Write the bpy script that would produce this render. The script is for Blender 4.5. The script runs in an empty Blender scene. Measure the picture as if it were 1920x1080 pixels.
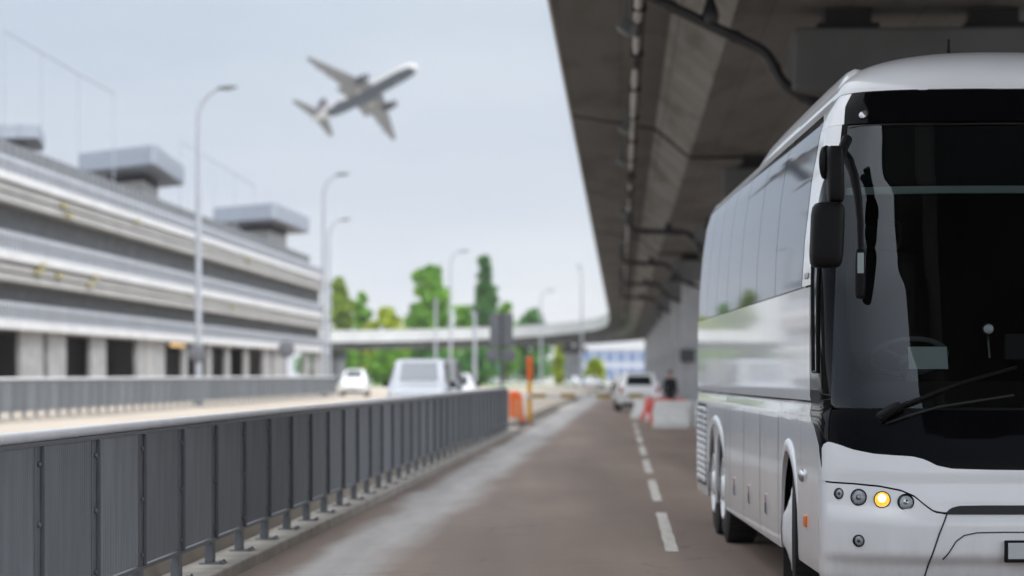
import bpy, bmesh, math, random
from mathutils import Vector, Matrix
R = math.radians
random.seed(7)
sc = bpy.context.scene
COL = sc.collection

# ------------------------------------------------------------------ camera
HAZE = .00013
F, HY, CH = 4850.0, 703.0, 1.6        # focal length and horizon row for a 1920 px wide frame, eye height


def P(x, y, Y):                        # where a sight line meets the depth Y
    return Vector(((x - 960) / F * Y, Y, CH + (HY - y) / F * Y))


# ------------------------------------------------------------------ mesh helper
class MB:
    def __init__(s):
        s.v, s.f, s.m = [], [], []

    def add(s, vs, fs, m=0):
        o = len(s.v)
        s.v += [tuple(v) for v in vs]
        for f in fs:
            s.f.append(tuple(i + o for i in f)); s.m.append(m)
        return s

    def box(s, x0, x1, y0, y1, z0, z1, m=0, M=None):
        vs = [Vector((x, y, z)) for z in (z0, z1) for y in (y0, y1) for x in (x0, x1)]
        if M is not None: vs = [M @ v for v in vs]
        return s.add(vs, [(0, 2, 3, 1), (4, 5, 7, 6), (0, 1, 5, 4), (2, 6, 7, 3), (0, 4, 6, 2), (1, 3, 7, 5)], m)

    def prism(s, poly, z0, z1, m=0):      # poly counter-clockwise in x,y
        n = len(poly)
        vs = [(x, y, z0) for x, y in poly] + [(x, y, z1) for x, y in poly]
        fs = [tuple(range(n - 1, -1, -1)), tuple(range(n, 2 * n))]
        fs += [(i, (i + 1) % n, n + (i + 1) % n, n + i) for i in range(n)]
        return s.add(vs, fs, m)

    def loft(s, rings, closed=True, cap=True, m=0, flip=False):
        n = len(rings[0]); vs = [p for r in rings for p in r]; fs = []
        for i in range(len(rings) - 1):
            for j in range(n if closed else n - 1):
                a, b = i * n + j, i * n + (j + 1) % n
                q = (a, b, b + n, a + n)
                fs.append(q[::-1] if flip else q)
        if cap and closed:
            a = tuple(range(n - 1, -1, -1)); b = tuple(range((len(rings) - 1) * n, len(rings) * n))
            fs += [a[::-1], b[::-1]] if flip else [a, b]
        return s.add(vs, fs, m)

    def tube(s, pts, r, n=10, m=0, cap=True):
        pts = [Vector(p) for p in pts]; rings = []
        rs = r if isinstance(r, (list, tuple)) else [r] * len(pts)
        up = Vector((0, 0, 1)); t0 = (pts[1] - pts[0]).normalized()
        if abs(t0.z) > 0.9: up = Vector((0, 1, 0))
        a = t0.cross(up).normalized()
        for i, p in enumerate(pts):
            t = (pts[min(i + 1, len(pts) - 1)] - pts[max(i - 1, 0)]).normalized()
            a = (a - t * a.dot(t)).normalized(); b = t.cross(a)
            rings.append([p + (a * math.cos(2 * math.pi * k / n) + b * math.sin(2 * math.pi * k / n)) * rs[i] for k in range(n)])
        return s.loft(rings, True, cap, m)

    def lathe(s, prof, n=24, M=None, m=0, cap=True):   # prof = [(radius, height)], round the local z axis
        rings = []
        for r, z in prof:
            ring = [Vector((r * math.cos(2 * math.pi * k / n), r * math.sin(2 * math.pi * k / n), z)) for k in range(n)]
            rings.append([M @ v for v in ring] if M is not None else ring)
        return s.loft(rings, True, cap, m)

    def grid(s, fn, us, vs, m=0):
        pts = [fn(u, v) for u in us for v in vs]; n = len(vs); fs = []
        for i in range(len(us) - 1):
            for j in range(n - 1):
                fs.append((i * n + j, (i + 1) * n + j, (i + 1) * n + j + 1, i * n + j + 1))
        return s.add(pts, fs, m)

    def build(s, name, mats, parent=None, smooth=35, bevel=0, solid=0, loc=None, seg=2):
        me = bpy.data.meshes.new(name)
        me.from_pydata(s.v, [], s.f)
        for mt in (mats if isinstance(mats, (list, tuple)) else [mats]): me.materials.append(mt)
        me.polygons.foreach_set('material_index', s.m)
        if smooth:
            me.polygons.foreach_set('use_smooth', [True] * len(me.polygons))
            me.set_sharp_from_angle(angle=R(smooth))
        me.validate(); me.update()
        o = bpy.data.objects.new(name, me); COL.objects.link(o)
        if solid:
            q = o.modifiers.new('solid', 'SOLIDIFY'); q.thickness = solid; q.offset = -1
            q = o.modifiers.new('split', 'EDGE_SPLIT'); q.split_angle = R(38)
        if bevel:
            q = o.modifiers.new('bevel', 'BEVEL'); q.width = bevel; q.segments = seg; q.limit_method = 'ANGLE'; q.angle_limit = R(40)
        if parent: o.parent = parent
        if loc is not None: o.location = loc
        return o


def lin(a, b, n): return [a + (b - a) * i / (n - 1) for i in range(n)]


def interp(t, pts):
    if t <= pts[0][0]: return pts[0][1]
    for (a, va), (b, vb) in zip(pts, pts[1:]):
        if t <= b: return va + (vb - va) * (t - a) / (b - a)
    return pts[-1][1]


def tag(o, label, cat, group=None, kind=None):
    o['label'] = label; o['category'] = cat
    if group: o['group'] = group
    if kind: o['kind'] = kind
    return o


def thing(name, label, cat, loc=(0, 0, 0), rz=0, group=None):
    o = bpy.data.objects.new(name, None); COL.objects.link(o)
    o.location = loc; o.rotation_euler = (0, 0, rz)
    return tag(o, label, cat, group)


def dup(root, loc, rz, label, group=None):
    r = root.copy(); COL.objects.link(r); r.location = loc; r.rotation_euler = (0, 0, rz); r['label'] = label
    if group: r['group'] = group
    for ch in list(root.children):
        c = ch.copy(); COL.objects.link(c); c.parent = r
        for g in list(ch.children):
            d = g.copy(); COL.objects.link(d); d.parent = c
    return r


# ------------------------------------------------------------------ materials
def mat(name, col, rough=.6, metal=0., var=0., scale=4., bump=0., bscale=60., coat=0., emit=None, estr=0., spec=.5, col2=None, stretch=None):
    m = bpy.data.materials.new(name); m.use_nodes = True
    nt = m.node_tree; b = nt.nodes['Principled BSDF']
    b.inputs['Base Color'].default_value = (*col, 1); b.inputs['Roughness'].default_value = rough
    b.inputs['Metallic'].default_value = metal; b.inputs['Coat Weight'].default_value = coat
    b.inputs['Coat Roughness'].default_value = .04; b.inputs['Specular IOR Level'].default_value = spec
    if emit: b.inputs['Emission Color'].default_value = (*emit, 1); b.inputs['Emission Strength'].default_value = estr
    if var or bump or col2:
        tc = nt.nodes.new('ShaderNodeTexCoord'); vec = tc.outputs['Object']
        if stretch:
            mp = nt.nodes.new('ShaderNodeMapping'); mp.inputs['Scale'].default_value = stretch
            nt.links.new(vec, mp.inputs[0]); vec = mp.outputs[0]
    if var or col2:
        n = nt.nodes.new('ShaderNodeTexNoise'); n.inputs['Scale'].default_value = scale; n.inputs['Detail'].default_value = 6
        nt.links.new(vec, n.inputs['Vector'])
        r = nt.nodes.new('ShaderNodeValToRGB'); r.color_ramp.elements[0].position = .3; r.color_ramp.elements[1].position = .7
        c2 = col2 or tuple(min(1, c * (1 + var)) for c in col)
        c1 = col if col2 else tuple(c * (1 - var) for c in col)
        r.color_ramp.elements[0].color = (*c1, 1); r.color_ramp.elements[1].color = (*c2, 1)
        nt.links.new(n.outputs['Fac'], r.inputs[0]); nt.links.new(r.outputs[0], b.inputs['Base Color'])
    if bump:
        n2 = nt.nodes.new('ShaderNodeTexNoise'); n2.inputs['Scale'].default_value = bscale; n2.inputs['Detail'].default_value = 4
        nt.links.new(vec, n2.inputs['Vector'])
        bp = nt.nodes.new('ShaderNodeBump'); bp.inputs['Strength'].default_value = bump; bp.inputs['Distance'].default_value = .02
        nt.links.new(n2.outputs['Fac'], bp.inputs['Height']); nt.links.new(bp.outputs[0], b.inputs['Normal'])
    return m


WHITE = mat('bus white paint', (.81, .825, .845), .28, var=.03, scale=1.5, coat=.8)
nt = WHITE.node_tree; tc_ = nt.nodes.new('ShaderNodeTexCoord'); sz = nt.nodes.new('ShaderNodeSeparateXYZ'); nt.links.new(tc_.outputs['Object'], sz.inputs[0])
mr_ = nt.nodes.new('ShaderNodeMapRange'); mr_.inputs[1].default_value = .3; mr_.inputs[2].default_value = 1.0; mr_.inputs[3].default_value = .62; mr_.inputs[4].default_value = .0; nt.links.new(sz.outputs[2], mr_.inputs[0])
mpg = nt.nodes.new('ShaderNodeMapping'); mpg.inputs['Scale'].default_value = (3, 3, .7); nt.links.new(tc_.outputs['Object'], mpg.inputs[0])
ng = nt.nodes.new('ShaderNodeTexNoise'); ng.inputs['Scale'].default_value = 2.5; ng.inputs['Detail'].default_value = 8; ng.inputs['Roughness'].default_value = .7; nt.links.new(mpg.outputs[0], ng.inputs['Vector'])
mg = nt.nodes.new('ShaderNodeMath'); mg.operation = 'MULTIPLY'; nt.links.new(mr_.outputs[0], mg.inputs[0]); nt.links.new(ng.outputs['Fac'], mg.inputs[1])
mg2 = nt.nodes.new('ShaderNodeMath'); mg2.operation = 'POWER'; mg2.inputs[1].default_value = 1.25; nt.links.new(mg.outputs[0], mg2.inputs[0])
mxg = nt.nodes.new('ShaderNodeMix'); mxg.data_type = 'RGBA'; nt.links.new(mg2.outputs[0], mxg.inputs[0]); mxg.inputs[7].default_value = (.2, .17, .14, 1)
bw_ = nt.nodes['Principled BSDF']; nt.links.new(bw_.inputs['Base Color'].links[0].from_socket, mxg.inputs[6]); nt.links.new(mxg.outputs[2], bw_.inputs['Base Color'])
BLACKG = mat('gloss black trim', (.003, .003, .004), .05, spec=.05)
BLACKP = mat('black plastic', (.005, .005, .0055), .5, spec=.16, bump=.15, bscale=300)
RUBBER = mat('tyre rubber', (.014, .014, .014), .8, var=.3, scale=8, bump=.3, bscale=120)
DARK = mat('dark underbody', (.01, .01, .01), .8)
GAP = mat('panel gap', (.01, .01, .011), .6)
TINT = mat('tinted side glass', (.012, .016, .022), .03, spec=.4)
SILVER = mat('brushed silver', (.5, .5, .52), .3, metal=.9)
CHROME = mat('lamp reflector', (.6, .6, .62), .12, metal=1.)
LENSD = mat('smoked lamp lens', (.03, .03, .03), .08, coat=1)
AMBERR = mat('amber reflector', (.7, .16, .01), .3, coat=.5)
PLATE = mat('blank plate', (.45, .48, .49), .4, var=.05, scale=9)
PAPER = mat('paper sheet', (.7, .78, .76), .8, var=.04)
CLOTHI = mat('dark upholstery', (.004, .0044, .0055), .9, var=.3)
DASH = mat('dashboard', (.008, .008, .01), .7, var=.2, bump=.2)
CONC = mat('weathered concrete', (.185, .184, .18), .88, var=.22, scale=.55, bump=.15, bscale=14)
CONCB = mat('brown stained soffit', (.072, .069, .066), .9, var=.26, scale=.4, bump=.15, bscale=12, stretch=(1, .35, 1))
CONCP = mat('pier concrete', (.37, .38, .395), .85, var=.18, scale=.8, bump=.12, bscale=16)
def formwork(m, wid, hgt):
    nt = m.node_tree; b_ = nt.nodes['Principled BSDF']; tc_ = nt.nodes.new('ShaderNodeTexCoord'); br_ = nt.nodes.new('ShaderNodeTexBrick')
    mp_ = nt.nodes.new('ShaderNodeMapping'); mp_.inputs['Rotation'].default_value = (0, 0, R(90) + .042); nt.links.new(tc_.outputs['Object'], mp_.inputs[0]); nt.links.new(mp_.outputs[0], br_.inputs['Vector'])
    br_.inputs['Scale'].default_value = 1; br_.inputs['Brick Width'].default_value = wid; br_.inputs['Row Height'].default_value = hgt; br_.inputs['Mortar Size'].default_value = .018
    br_.inputs['Color1'].default_value = (.92, .92, .92, 1); br_.inputs['Color2'].default_value = (1.1, 1.1, 1.1, 1); br_.inputs['Mortar'].default_value = (.55, .54, .52, 1)
    st = nt.nodes.new('ShaderNodeTexNoise'); st.inputs['Scale'].default_value = 1.1; st.inputs['Detail'].default_value = 7; ms = nt.nodes.new('ShaderNodeMapping'); ms.inputs['Scale'].default_value = (1.2, .18, 1)
    nt.links.new(tc_.outputs['Object'], ms.inputs[0]); nt.links.new(ms.outputs[0], st.inputs['Vector'])
    rs = nt.nodes.new('ShaderNodeValToRGB'); rs.color_ramp.elements[0].position = .36; rs.color_ramp.elements[0].color = (.62, .59, .55, 1); rs.color_ramp.elements[1].position = .5; rs.color_ramp.elements[1].color = (1, 1, 1, 1); nt.links.new(st.outputs['Fac'], rs.inputs[0])
    src = b_.inputs['Base Color'].links[0].from_socket
    for q in (br_.outputs['Color'], rs.outputs[0]):
        mx_ = nt.nodes.new('ShaderNodeMix'); mx_.data_type = 'RGBA'; mx_.blend_type = 'MULTIPLY'; mx_.inputs[0].default_value = 1
        nt.links.new(src, mx_.inputs[6]); nt.links.new(q, mx_.inputs[7]); src = mx_.outputs[2]
    nt.links.new(src, b_.inputs['Base Color'])


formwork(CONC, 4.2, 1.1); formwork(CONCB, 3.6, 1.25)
CAPF = mat('grey pier cap', (.13, .134, .14), .88, var=.2, scale=.8)
CAPC = mat('dark pier cap', (.075, .078, .08), .9, var=.2, scale=.8, bump=.12, bscale=16)  # darker tone for the caps of the nearest piers
PARA = mat('pale parapet concrete', (.52, .52, .52), .85, var=.08, scale=.3)
KERB = mat('kerb stone', (.38, .35, .31), .85, var=.2, scale=3, bump=.3, bscale=40)
FEN = mat('grey fence steel', (.2, .214, .23), .5, var=.13, scale=3, stretch=(2, 3, .5))
FENF = mat('pale grey fence steel', (.125, .14, .155), .5, var=.08, scale=1.3)
FENP = mat('dark fence post', (.125, .134, .147), .5, var=.12, scale=6)
RAIL = mat('galvanised handrail', (.74, .74, .75), .4, var=.06, scale=3)
PIPE = mat('black drain pipe', (.016, .016, .018), .45, var=.25, scale=5)
for m_ in (FEN, FENF, FENP):                       # each panel weathers a little differently
    nt = m_.node_tree; oi = nt.nodes.new('ShaderNodeObjectInfo'); mr_ = nt.nodes.new('ShaderNodeMapRange'); mr_.inputs[3].default_value = .84; mr_.inputs[4].default_value = 1.14
    nt.links.new(oi.outputs['Random'], mr_.inputs[0]); hs = nt.nodes.new('ShaderNodeHueSaturation'); nt.links.new(mr_.outputs[0], hs.inputs['Value'])
    b_ = nt.nodes['Principled BSDF']; nt.links.new(b_.inputs['Base Color'].links[0].from_socket, hs.inputs['Color']); nt.links.new(hs.outputs[0], b_.inputs['Base Color'])
GALV = mat('galvanised conduit', (.4, .4, .4), .5, metal=.3, var=.2, scale=6)
LAMPP = mat('grey lamp pole', (.36, .38, .42), .5, var=.06, scale=2)
LAMPH = mat('dark lamp head', (.1, .115, .12), .5)
MESHL = mat('pale blue mesh screen', (.42, .44, .48), .7, var=.12, scale=1.4, stretch=(1, 1, .3))
MESHG = mat('grey mesh screen', (.19, .2, .21), .7, var=.12, scale=1.5, stretch=(1, 1, .3))
MESHC = mat('blue grey cabin mesh', (.33, .36, .41), .7, var=.1)
LEDGE = mat('white metal ledge', (.62, .62, .62), .5, var=.08, scale=.5)
LEDGB = mat('beige metal ledge', (.36, .355, .34), .6, var=.12, scale=.6)
LOUV = mat('grey louvre slats', (.19, .2, .21), .6, var=.18, scale=2)
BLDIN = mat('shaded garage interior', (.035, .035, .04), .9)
COLM = mat('pale building column', (.31, .31, .31), .8, var=.18, scale=1.5)
YEL = mat('yellow marker', (.34, .3, .15), .6)
ORANGE = mat('orange plastic', (.75, .13, .02), .5, var=.15, scale=5)
YPOLE = mat('amber yellow paint', (.68, .33, .02), .5, var=.12, scale=5)
REDP = mat('red barrier plastic', (.62, .05, .03), .45, var=.1, scale=4)
WHP = mat('white barrier plastic', (.62, .62, .6), .5, var=.1, scale=4)
CARW = mat('white car paint', (.82, .82, .82), .25, coat=.7)
CARS = mat('silver car paint', (.42, .44, .48), .3, metal=.3, coat=.7)
CARD = mat('dark car paint', (.02, .022, .025), .25, coat=.7)
CGLS = mat('car glass', (.012, .017, .02), .04, spec=.6)
VGLS = mat('van glass with painted sky sheen', (.16, .175, .2), .06, spec=.9)  # sky reflection put into the glass as a lighter base colour
HEADL = mat('clear lamp glass', (.6, .62, .64), .1, coat=1)
REDL = mat('red tail lamp', (.4, .02, .02), .2, coat=1)
SIGNG = mat('grey sign back', (.13, .135, .15), .6, var=.08)
SIGND = mat('dark sign post', (.06, .062, .07), .6)
SKIN = mat('skin', (.42, .25, .18), .6)
HAIR = mat('dark hair', (.012, .01, .008), .7)
BCOAT = mat('black coat cloth', (.01, .01, .012), .9)
BTROU = mat('dark trousers', (.014, .015, .02), .9)
ROADW = mat('worn white road paint', (.34, .3, .26), .75, col2=(.66, .64, .6), scale=14)
PLW = mat('airliner white', (.54, .53, .51), .4)
PLB = mat('airliner navy belly', (.035, .048, .066), .4)
PLF = mat('airliner dark fin', (.012, .02, .032), .45)
PLG = mat('airliner grey wing', (.19, .185, .178), .45, var=.06, scale=.5)
PLR = mat('airliner red marks', (.5, .2, .2), .5)
PLH = mat('pale wheel hub', (.6, .5, .42), .5)
TRUNK = mat('bark', (.09, .065, .045), .9, var=.3, scale=6)
LAWN = mat('lawn', (.085, .16, .03), .95, var=.25, scale=.15)
GROUND = mat('pale paved ground', (.36, .345, .32), .9, var=.12, scale=.08)
BEIGE = mat('sandy concrete roadway', (.4, .345, .285), .88, var=.13, scale=.35, stretch=(1, .25, 1))
FARW = mat('far wall', (.45, .47, .52), .7)
FARG = mat('far blue glass', (.16, .22, .36), .25, spec=.5)


def leaf_mat(name, c1, c2):
    m = mat(name, c1, .65, col2=c2, scale=.35)
    b = m.node_tree.nodes['Principled BSDF']
    b.inputs['Subsurface Weight'].default_value = 0
    nt = m.node_tree; tr = nt.nodes.new('ShaderNodeBsdfTranslucent'); mx = nt.nodes.new('ShaderNodeMixShader'); mx.inputs[0].default_value = .35
    rp = [n for n in nt.nodes if n.type == 'VALTORGB'][0]
    nt.links.new(rp.outputs[0], tr.inputs['Color'])
    nt.links.new(b.outputs[0], mx.inputs[1]); nt.links.new(tr.outputs[0], mx.inputs[2])
    nt.links.new(mx.outputs[0], nt.nodes['Material Output'].inputs['Surface'])
    return m


LEAFG = leaf_mat('green leaves', (.1, .27, .02), (.24, .46, .03))
LEAFD = leaf_mat('dark green leaves', (.045, .15, .035), (.11, .28, .05))
LEAFY = leaf_mat('yellow green leaves', (.28, .38, .015), (.46, .5, .02))
LEAFB = leaf_mat('olive brown leaves', (.16, .24, .03), (.3, .42, .03))


def glass_mat(name, tint, refl=1.):
    m = bpy.data.materials.new(name); m.use_nodes = True; nt = m.node_tree; nt.nodes.clear()
    out = nt.nodes.new('ShaderNodeOutputMaterial'); fr = nt.nodes.new('ShaderNodeFresnel'); fr.inputs[0].default_value = 1.52
    tr = nt.nodes.new('ShaderNodeBsdfTransparent'); tr.inputs[0].default_value = (*tint, 1)
    gl = nt.nodes.new('ShaderNodeBsdfGlossy'); gl.inputs['Roughness'].default_value = .01; gl.inputs[0].default_value = (.9, .95, 1, 1)
    mx = nt.nodes.new('ShaderNodeMixShader')
    k = nt.nodes.new('ShaderNodeMath'); k.operation = 'MULTIPLY'; k.use_clamp = True; k.inputs[1].default_value = refl
    nt.links.new(fr.outputs[0], k.inputs[0]); nt.links.new(k.outputs[0], mx.inputs[0]); nt.links.new(tr.outputs[0], mx.inputs[1]); nt.links.new(gl.outputs[0], mx.inputs[2])
    nt.links.new(mx.outputs[0], out.inputs[0])
    return m


WSCREEN = glass_mat('windscreen glass', (.5, .54, .54), 1.0)   # laminated: two faces reflect
def film_glass():                                  # dark tinted panes: a coloured film over glass
    m = bpy.data.materials.new('dark tinted coach glass'); m.use_nodes = True; nt = m.node_tree; nt.nodes.clear()
    out = nt.nodes.new('ShaderNodeOutputMaterial'); fr = nt.nodes.new('ShaderNodeFresnel'); fr.inputs[0].default_value = 1.5
    df = nt.nodes.new('ShaderNodeBsdfDiffuse'); df.inputs[0].default_value = (.014, .018, .024, 1)
    gl = nt.nodes.new('ShaderNodeBsdfGlossy'); gl.inputs['Roughness'].default_value = .025; gl.inputs[0].default_value = (.71, .735, .77, 1)
    mx = nt.nodes.new('ShaderNodeMixShader'); nt.links.new(fr.outputs[0], mx.inputs[0]); nt.links.new(df.outputs[0], mx.inputs[1]); nt.links.new(gl.outputs[0], mx.inputs[2])
    nt.links.new(mx.outputs[0], out.inputs[0]); return m


TINT = film_glass()
LENS = glass_mat('clear lens', (.85, .87, .88))


def amber_lit():
    m = bpy.data.materials.new('lit amber lamp'); m.use_nodes = True; nt = m.node_tree
    b = nt.nodes['Principled BSDF']; b.inputs['Base Color'].default_value = (.7, .3, .02, 1); b.inputs['Roughness'].default_value = .2
    tc = nt.nodes.new('ShaderNodeTexCoord'); ck = nt.nodes.new('ShaderNodeTexVoronoi'); ck.inputs['Scale'].default_value = 120
    nt.links.new(tc.outputs['Object'], ck.inputs['Vector'])
    r = nt.nodes.new('ShaderNodeValToRGB'); r.color_ramp.elements[0].color = (1, .55, .1, 1); r.color_ramp.elements[1].color = (.8, .22, .0, 1)
    nt.links.new(ck.outputs['Distance'], r.inputs[0]); nt.links.new(r.outputs[0], b.inputs['Emission Color'])
    b.inputs['Emission Strength'].default_value = 1.5
    return m


AMBER = amber_lit()
AMBERB = mat('lit amber bulb', (1, .8, .4), .4, emit=(1, .72, .3), estr=9)


# ------------------------------------------------------------------ setting
def fence_x(Y): return -2.41 + .046 * (Y - 20.4)
def edge_x(Y): return .717 + .042 * (Y - 49.7)
def wall_x(Y): return -25.24 + .0423 * Y


def asphalt():
    m = bpy.data.materials.new('brown worn asphalt'); m.use_nodes = True; nt = m.node_tree; N = nt.nodes; L = nt.links
    b = N['Principled BSDF']; b.inputs['Roughness'].default_value = .62
    tc = N.new('ShaderNodeTexCoord')
    def noise(scale, detail=6, st=None):
        n = N.new('ShaderNodeTexNoise'); n.inputs['Scale'].default_value = scale; n.inputs['Detail'].default_value = detail
        src = tc.outputs['Object']
        if st:
            mp = N.new('ShaderNodeMapping'); mp.inputs['Scale'].default_value = st; mp.inputs['Rotation'].default_value = (0, 0, .045); L.new(src, mp.inputs[0]); src = mp.outputs[0]
        L.new(src, n.inputs['Vector']); return n.outputs['Fac']
    def math_(op, a, c, clamp=False):
        n = N.new('ShaderNodeMath'); n.operation = op; n.use_clamp = clamp
        for i, q in enumerate((a, c)):
            if q is None: continue
            if isinstance(q, (int, float)): n.inputs[i].default_value = q
            else: L.new(q, n.inputs[i])
        return n.outputs[0]
    def ramp(src, stops):
        r = N.new('ShaderNodeValToRGB'); e = r.color_ramp.elements
        e[0].position, e[0].color = stops[0][0], (*stops[0][1], 1); e[1].position, e[1].color = stops[1][0], (*stops[1][1], 1)
        for p, c in stops[2:]:
            q = e.new(p); q.color = (*c, 1)
        L.new(src, r.inputs[0]); return r.outputs[0]
    base = ramp(noise(.5, 8, (1, .25, 1)), [(.3, (.175, .126, .098)), (.7, (.25, .186, .148))])
    grit = ramp(noise(90, 3), [(.35, (.6, .6, .6)), (.65, (1.25, 1.25, 1.25))])
    mul = N.new('ShaderNodeMix'); mul.data_type = 'RGBA'; mul.blend_type = 'MULTIPLY'; mul.inputs[0].default_value = .7
    L.new(base, mul.inputs[6]); L.new(grit, mul.inputs[7])
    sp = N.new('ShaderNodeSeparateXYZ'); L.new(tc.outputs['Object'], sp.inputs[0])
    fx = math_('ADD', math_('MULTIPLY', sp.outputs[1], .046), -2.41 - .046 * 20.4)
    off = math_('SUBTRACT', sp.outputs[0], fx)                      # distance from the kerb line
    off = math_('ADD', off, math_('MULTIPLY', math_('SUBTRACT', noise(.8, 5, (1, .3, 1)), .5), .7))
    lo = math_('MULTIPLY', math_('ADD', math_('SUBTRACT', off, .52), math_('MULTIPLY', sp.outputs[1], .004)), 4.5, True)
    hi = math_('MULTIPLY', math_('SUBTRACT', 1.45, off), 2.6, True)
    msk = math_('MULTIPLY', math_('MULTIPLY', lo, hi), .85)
    strip_tone = ramp(noise(3, 8, (1, .15, 1)), [(.3, (.36, .35, .343)), (.7, (.47, .46, .455))])  # paler grey strip along the kerb, masked by distance from it
    mx = N.new('ShaderNodeMix'); mx.data_type = 'RGBA'; L.new(msk, mx.inputs[0]); L.new(mul.outputs[2], mx.inputs[6]); L.new(strip_tone, mx.inputs[7])
    vo = N.new('ShaderNodeTexVoronoi'); vo.feature = 'DISTANCE_TO_EDGE'; vo.inputs['Scale'].default_value = .42
    wv = N.new('ShaderNodeVectorMath'); wv.operation = 'ADD'; nz = N.new('ShaderNodeTexNoise'); nz.inputs['Scale'].default_value = 1.6; nz.inputs['Detail'].default_value = 5
    L.new(tc.outputs['Object'], nz.inputs['Vector']); L.new(tc.outputs['Object'], wv.inputs[0]); L.new(nz.outputs['Color'], wv.inputs[1]); L.new(wv.outputs[0], vo.inputs['Vector'])
    ck = math_('SUBTRACT', 1, math_('MULTIPLY', vo.outputs['Distance'], 85), True)
    ck = math_('MULTIPLY', ck, math_('MULTIPLY', math_('SUBTRACT', noise(.35, 3), .42), 4, True), True)
    spots = math_('MULTIPLY', math_('SUBTRACT', noise(2.6, 5), .63), 6, True)
    dk = math_('MAXIMUM', math_('MULTIPLY', ck, .75), math_('MULTIPLY', spots, .4))
    mk = N.new('ShaderNodeMix'); mk.data_type = 'RGBA'; L.new(dk, mk.inputs[0]); L.new(mx.outputs[2], mk.inputs[6]); mk.inputs[7].default_value = (.045, .038, .034, 1)
    tr = ramp(noise(.9, 4, (1, .04, 1)), [(.35, (.82, .81, .8)), (.65, (1.12, 1.11, 1.1))])
    m3 = N.new('ShaderNodeMix'); m3.data_type = 'RGBA'; m3.blend_type = 'MULTIPLY'; m3.inputs[0].default_value = 1; L.new(mk.outputs[2], m3.inputs[6]); L.new(tr, m3.inputs[7])
    L.new(m3.outputs[2], b.inputs['Base Color'])
    bp = N.new('ShaderNodeBump'); bp.inputs['Strength'].default_value = .5; bp.inputs['Distance'].default_value = .01
    L.new(noise(140, 3), bp.inputs['Height']); L.new(bp.outputs[0], b.inputs['Normal'])
    return m


def sheet(name, poly, z, m, kind='structure', label=None, cat=None):
    o = MB().add([(x, y, z) for x, y in poly], [tuple(range(len(poly)))]).build(name, m, smooth=0)
    tag(o, label, cat, kind=kind); return o


sheet('ground', [(-1200, -150), (1200, -150), (1200, 1800), (-1200, 1800)], -.05, GROUND, label='pale paved ground stretching to the horizon', cat='ground')
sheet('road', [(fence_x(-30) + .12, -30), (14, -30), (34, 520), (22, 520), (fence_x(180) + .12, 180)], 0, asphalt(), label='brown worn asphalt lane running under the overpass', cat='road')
# the raised carriageway beyond the fence, and kerbs
b = MB(); ys = lin(-30, 330, 60)
b.loft([[(fence_x(Y) - .18, Y, -.04), (fence_x(Y) - .18, Y, .23), (-70, Y, .23), (-70, Y, -.04)] for Y in ys], True, True)
tag(b.build('side_road', BEIGE, smooth=0), 'raised sandy carriageway between the two grey fences', 'road', kind='structure')
b = MB(); b.loft([[(fence_x(Y) + .2, Y, -.03), (fence_x(Y) + .2, Y, .1), (fence_x(Y) - .178, Y, .1), (fence_x(Y) - .178, Y, -.03)] for Y in lin(-10, 74, 30)], True, True, flip=True)
tag(b.build('kerb', KERB, smooth=0, bevel=.015), 'pale concrete kerb under the near grey fence', 'kerb', kind='structure')
sheet('lawn', [(-60, 300), (fence_x(300) - 2, 300), (2, 372), (-60, 372)], .24, LAWN, label='green lawn beyond the curved bridge', cat='lawn')
sheet('verge', [(9.5, 315), (16, 315), (16.5, 340), (11, 345)], .012, LAWN, label='bright grass verge beside the far road', cat='verge')
for k in range(7):                                     # the broken line
    y0 = 23.4 + 9.35 * k; y1 = y0 + (6.6 if k < 5 else 6.0); fx = lambda Y: 1.45 + .042 * (Y - 23.4)
    m_ = MB(); n = 9
    for i in range(n - 1):
        a, c = y0 + (y1 - y0) * i / (n - 1), y0 + (y1 - y0) * (i + 1) / (n - 1)
        w0 = .062 + random.uniform(-.006, .006)
        m_.add([(fx(a) - w0, a, .004), (fx(a) + w0, a, .004), (fx(c) + w0, c, .004), (fx(c) - w0, c, .004)], [(0, 1, 2, 3)])
    o = m_.build('lane_marking', ROADW, smooth=0)
    ordn = ['nearest dash of the worn white lane line beside the coach', 'second dash of the worn white lane line', 'third dash of the worn white lane line', 'fourth dash of the worn white lane line',
            'fifth dash of the worn white lane line', 'sixth dash of the worn white lane line', 'farthest dash of the worn white lane line before the white car'][k]
    tag(o, ordn, 'road marking', 'dashes of the white lane line', 'structure')
o = MB().add([(1.9, 118, .005), (2.7, 118, .005), (3.6, 142, .005), (2.6, 142, .005)], [(0, 1, 2, 3)]).build('lane_marking', ROADW, smooth=0)
tag(o, 'broad white painted patch on the road past the boom', 'road marking', kind='structure')


# ------------------------------------------------------------------ fences
def corrugated(w, z0, z1, ribs):
    m = MB(); pts = []
    for i in range(ribs * 4 + 1):
        y = w * i / (ribs * 4); k = i % 4
        pts.append((.03 if k in (1, 2) else .021, y))
    m.grid(lambda i, z: (pts[i][0], pts[i][1], z), list(range(len(pts))), [z0, z1])
    return m


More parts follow.
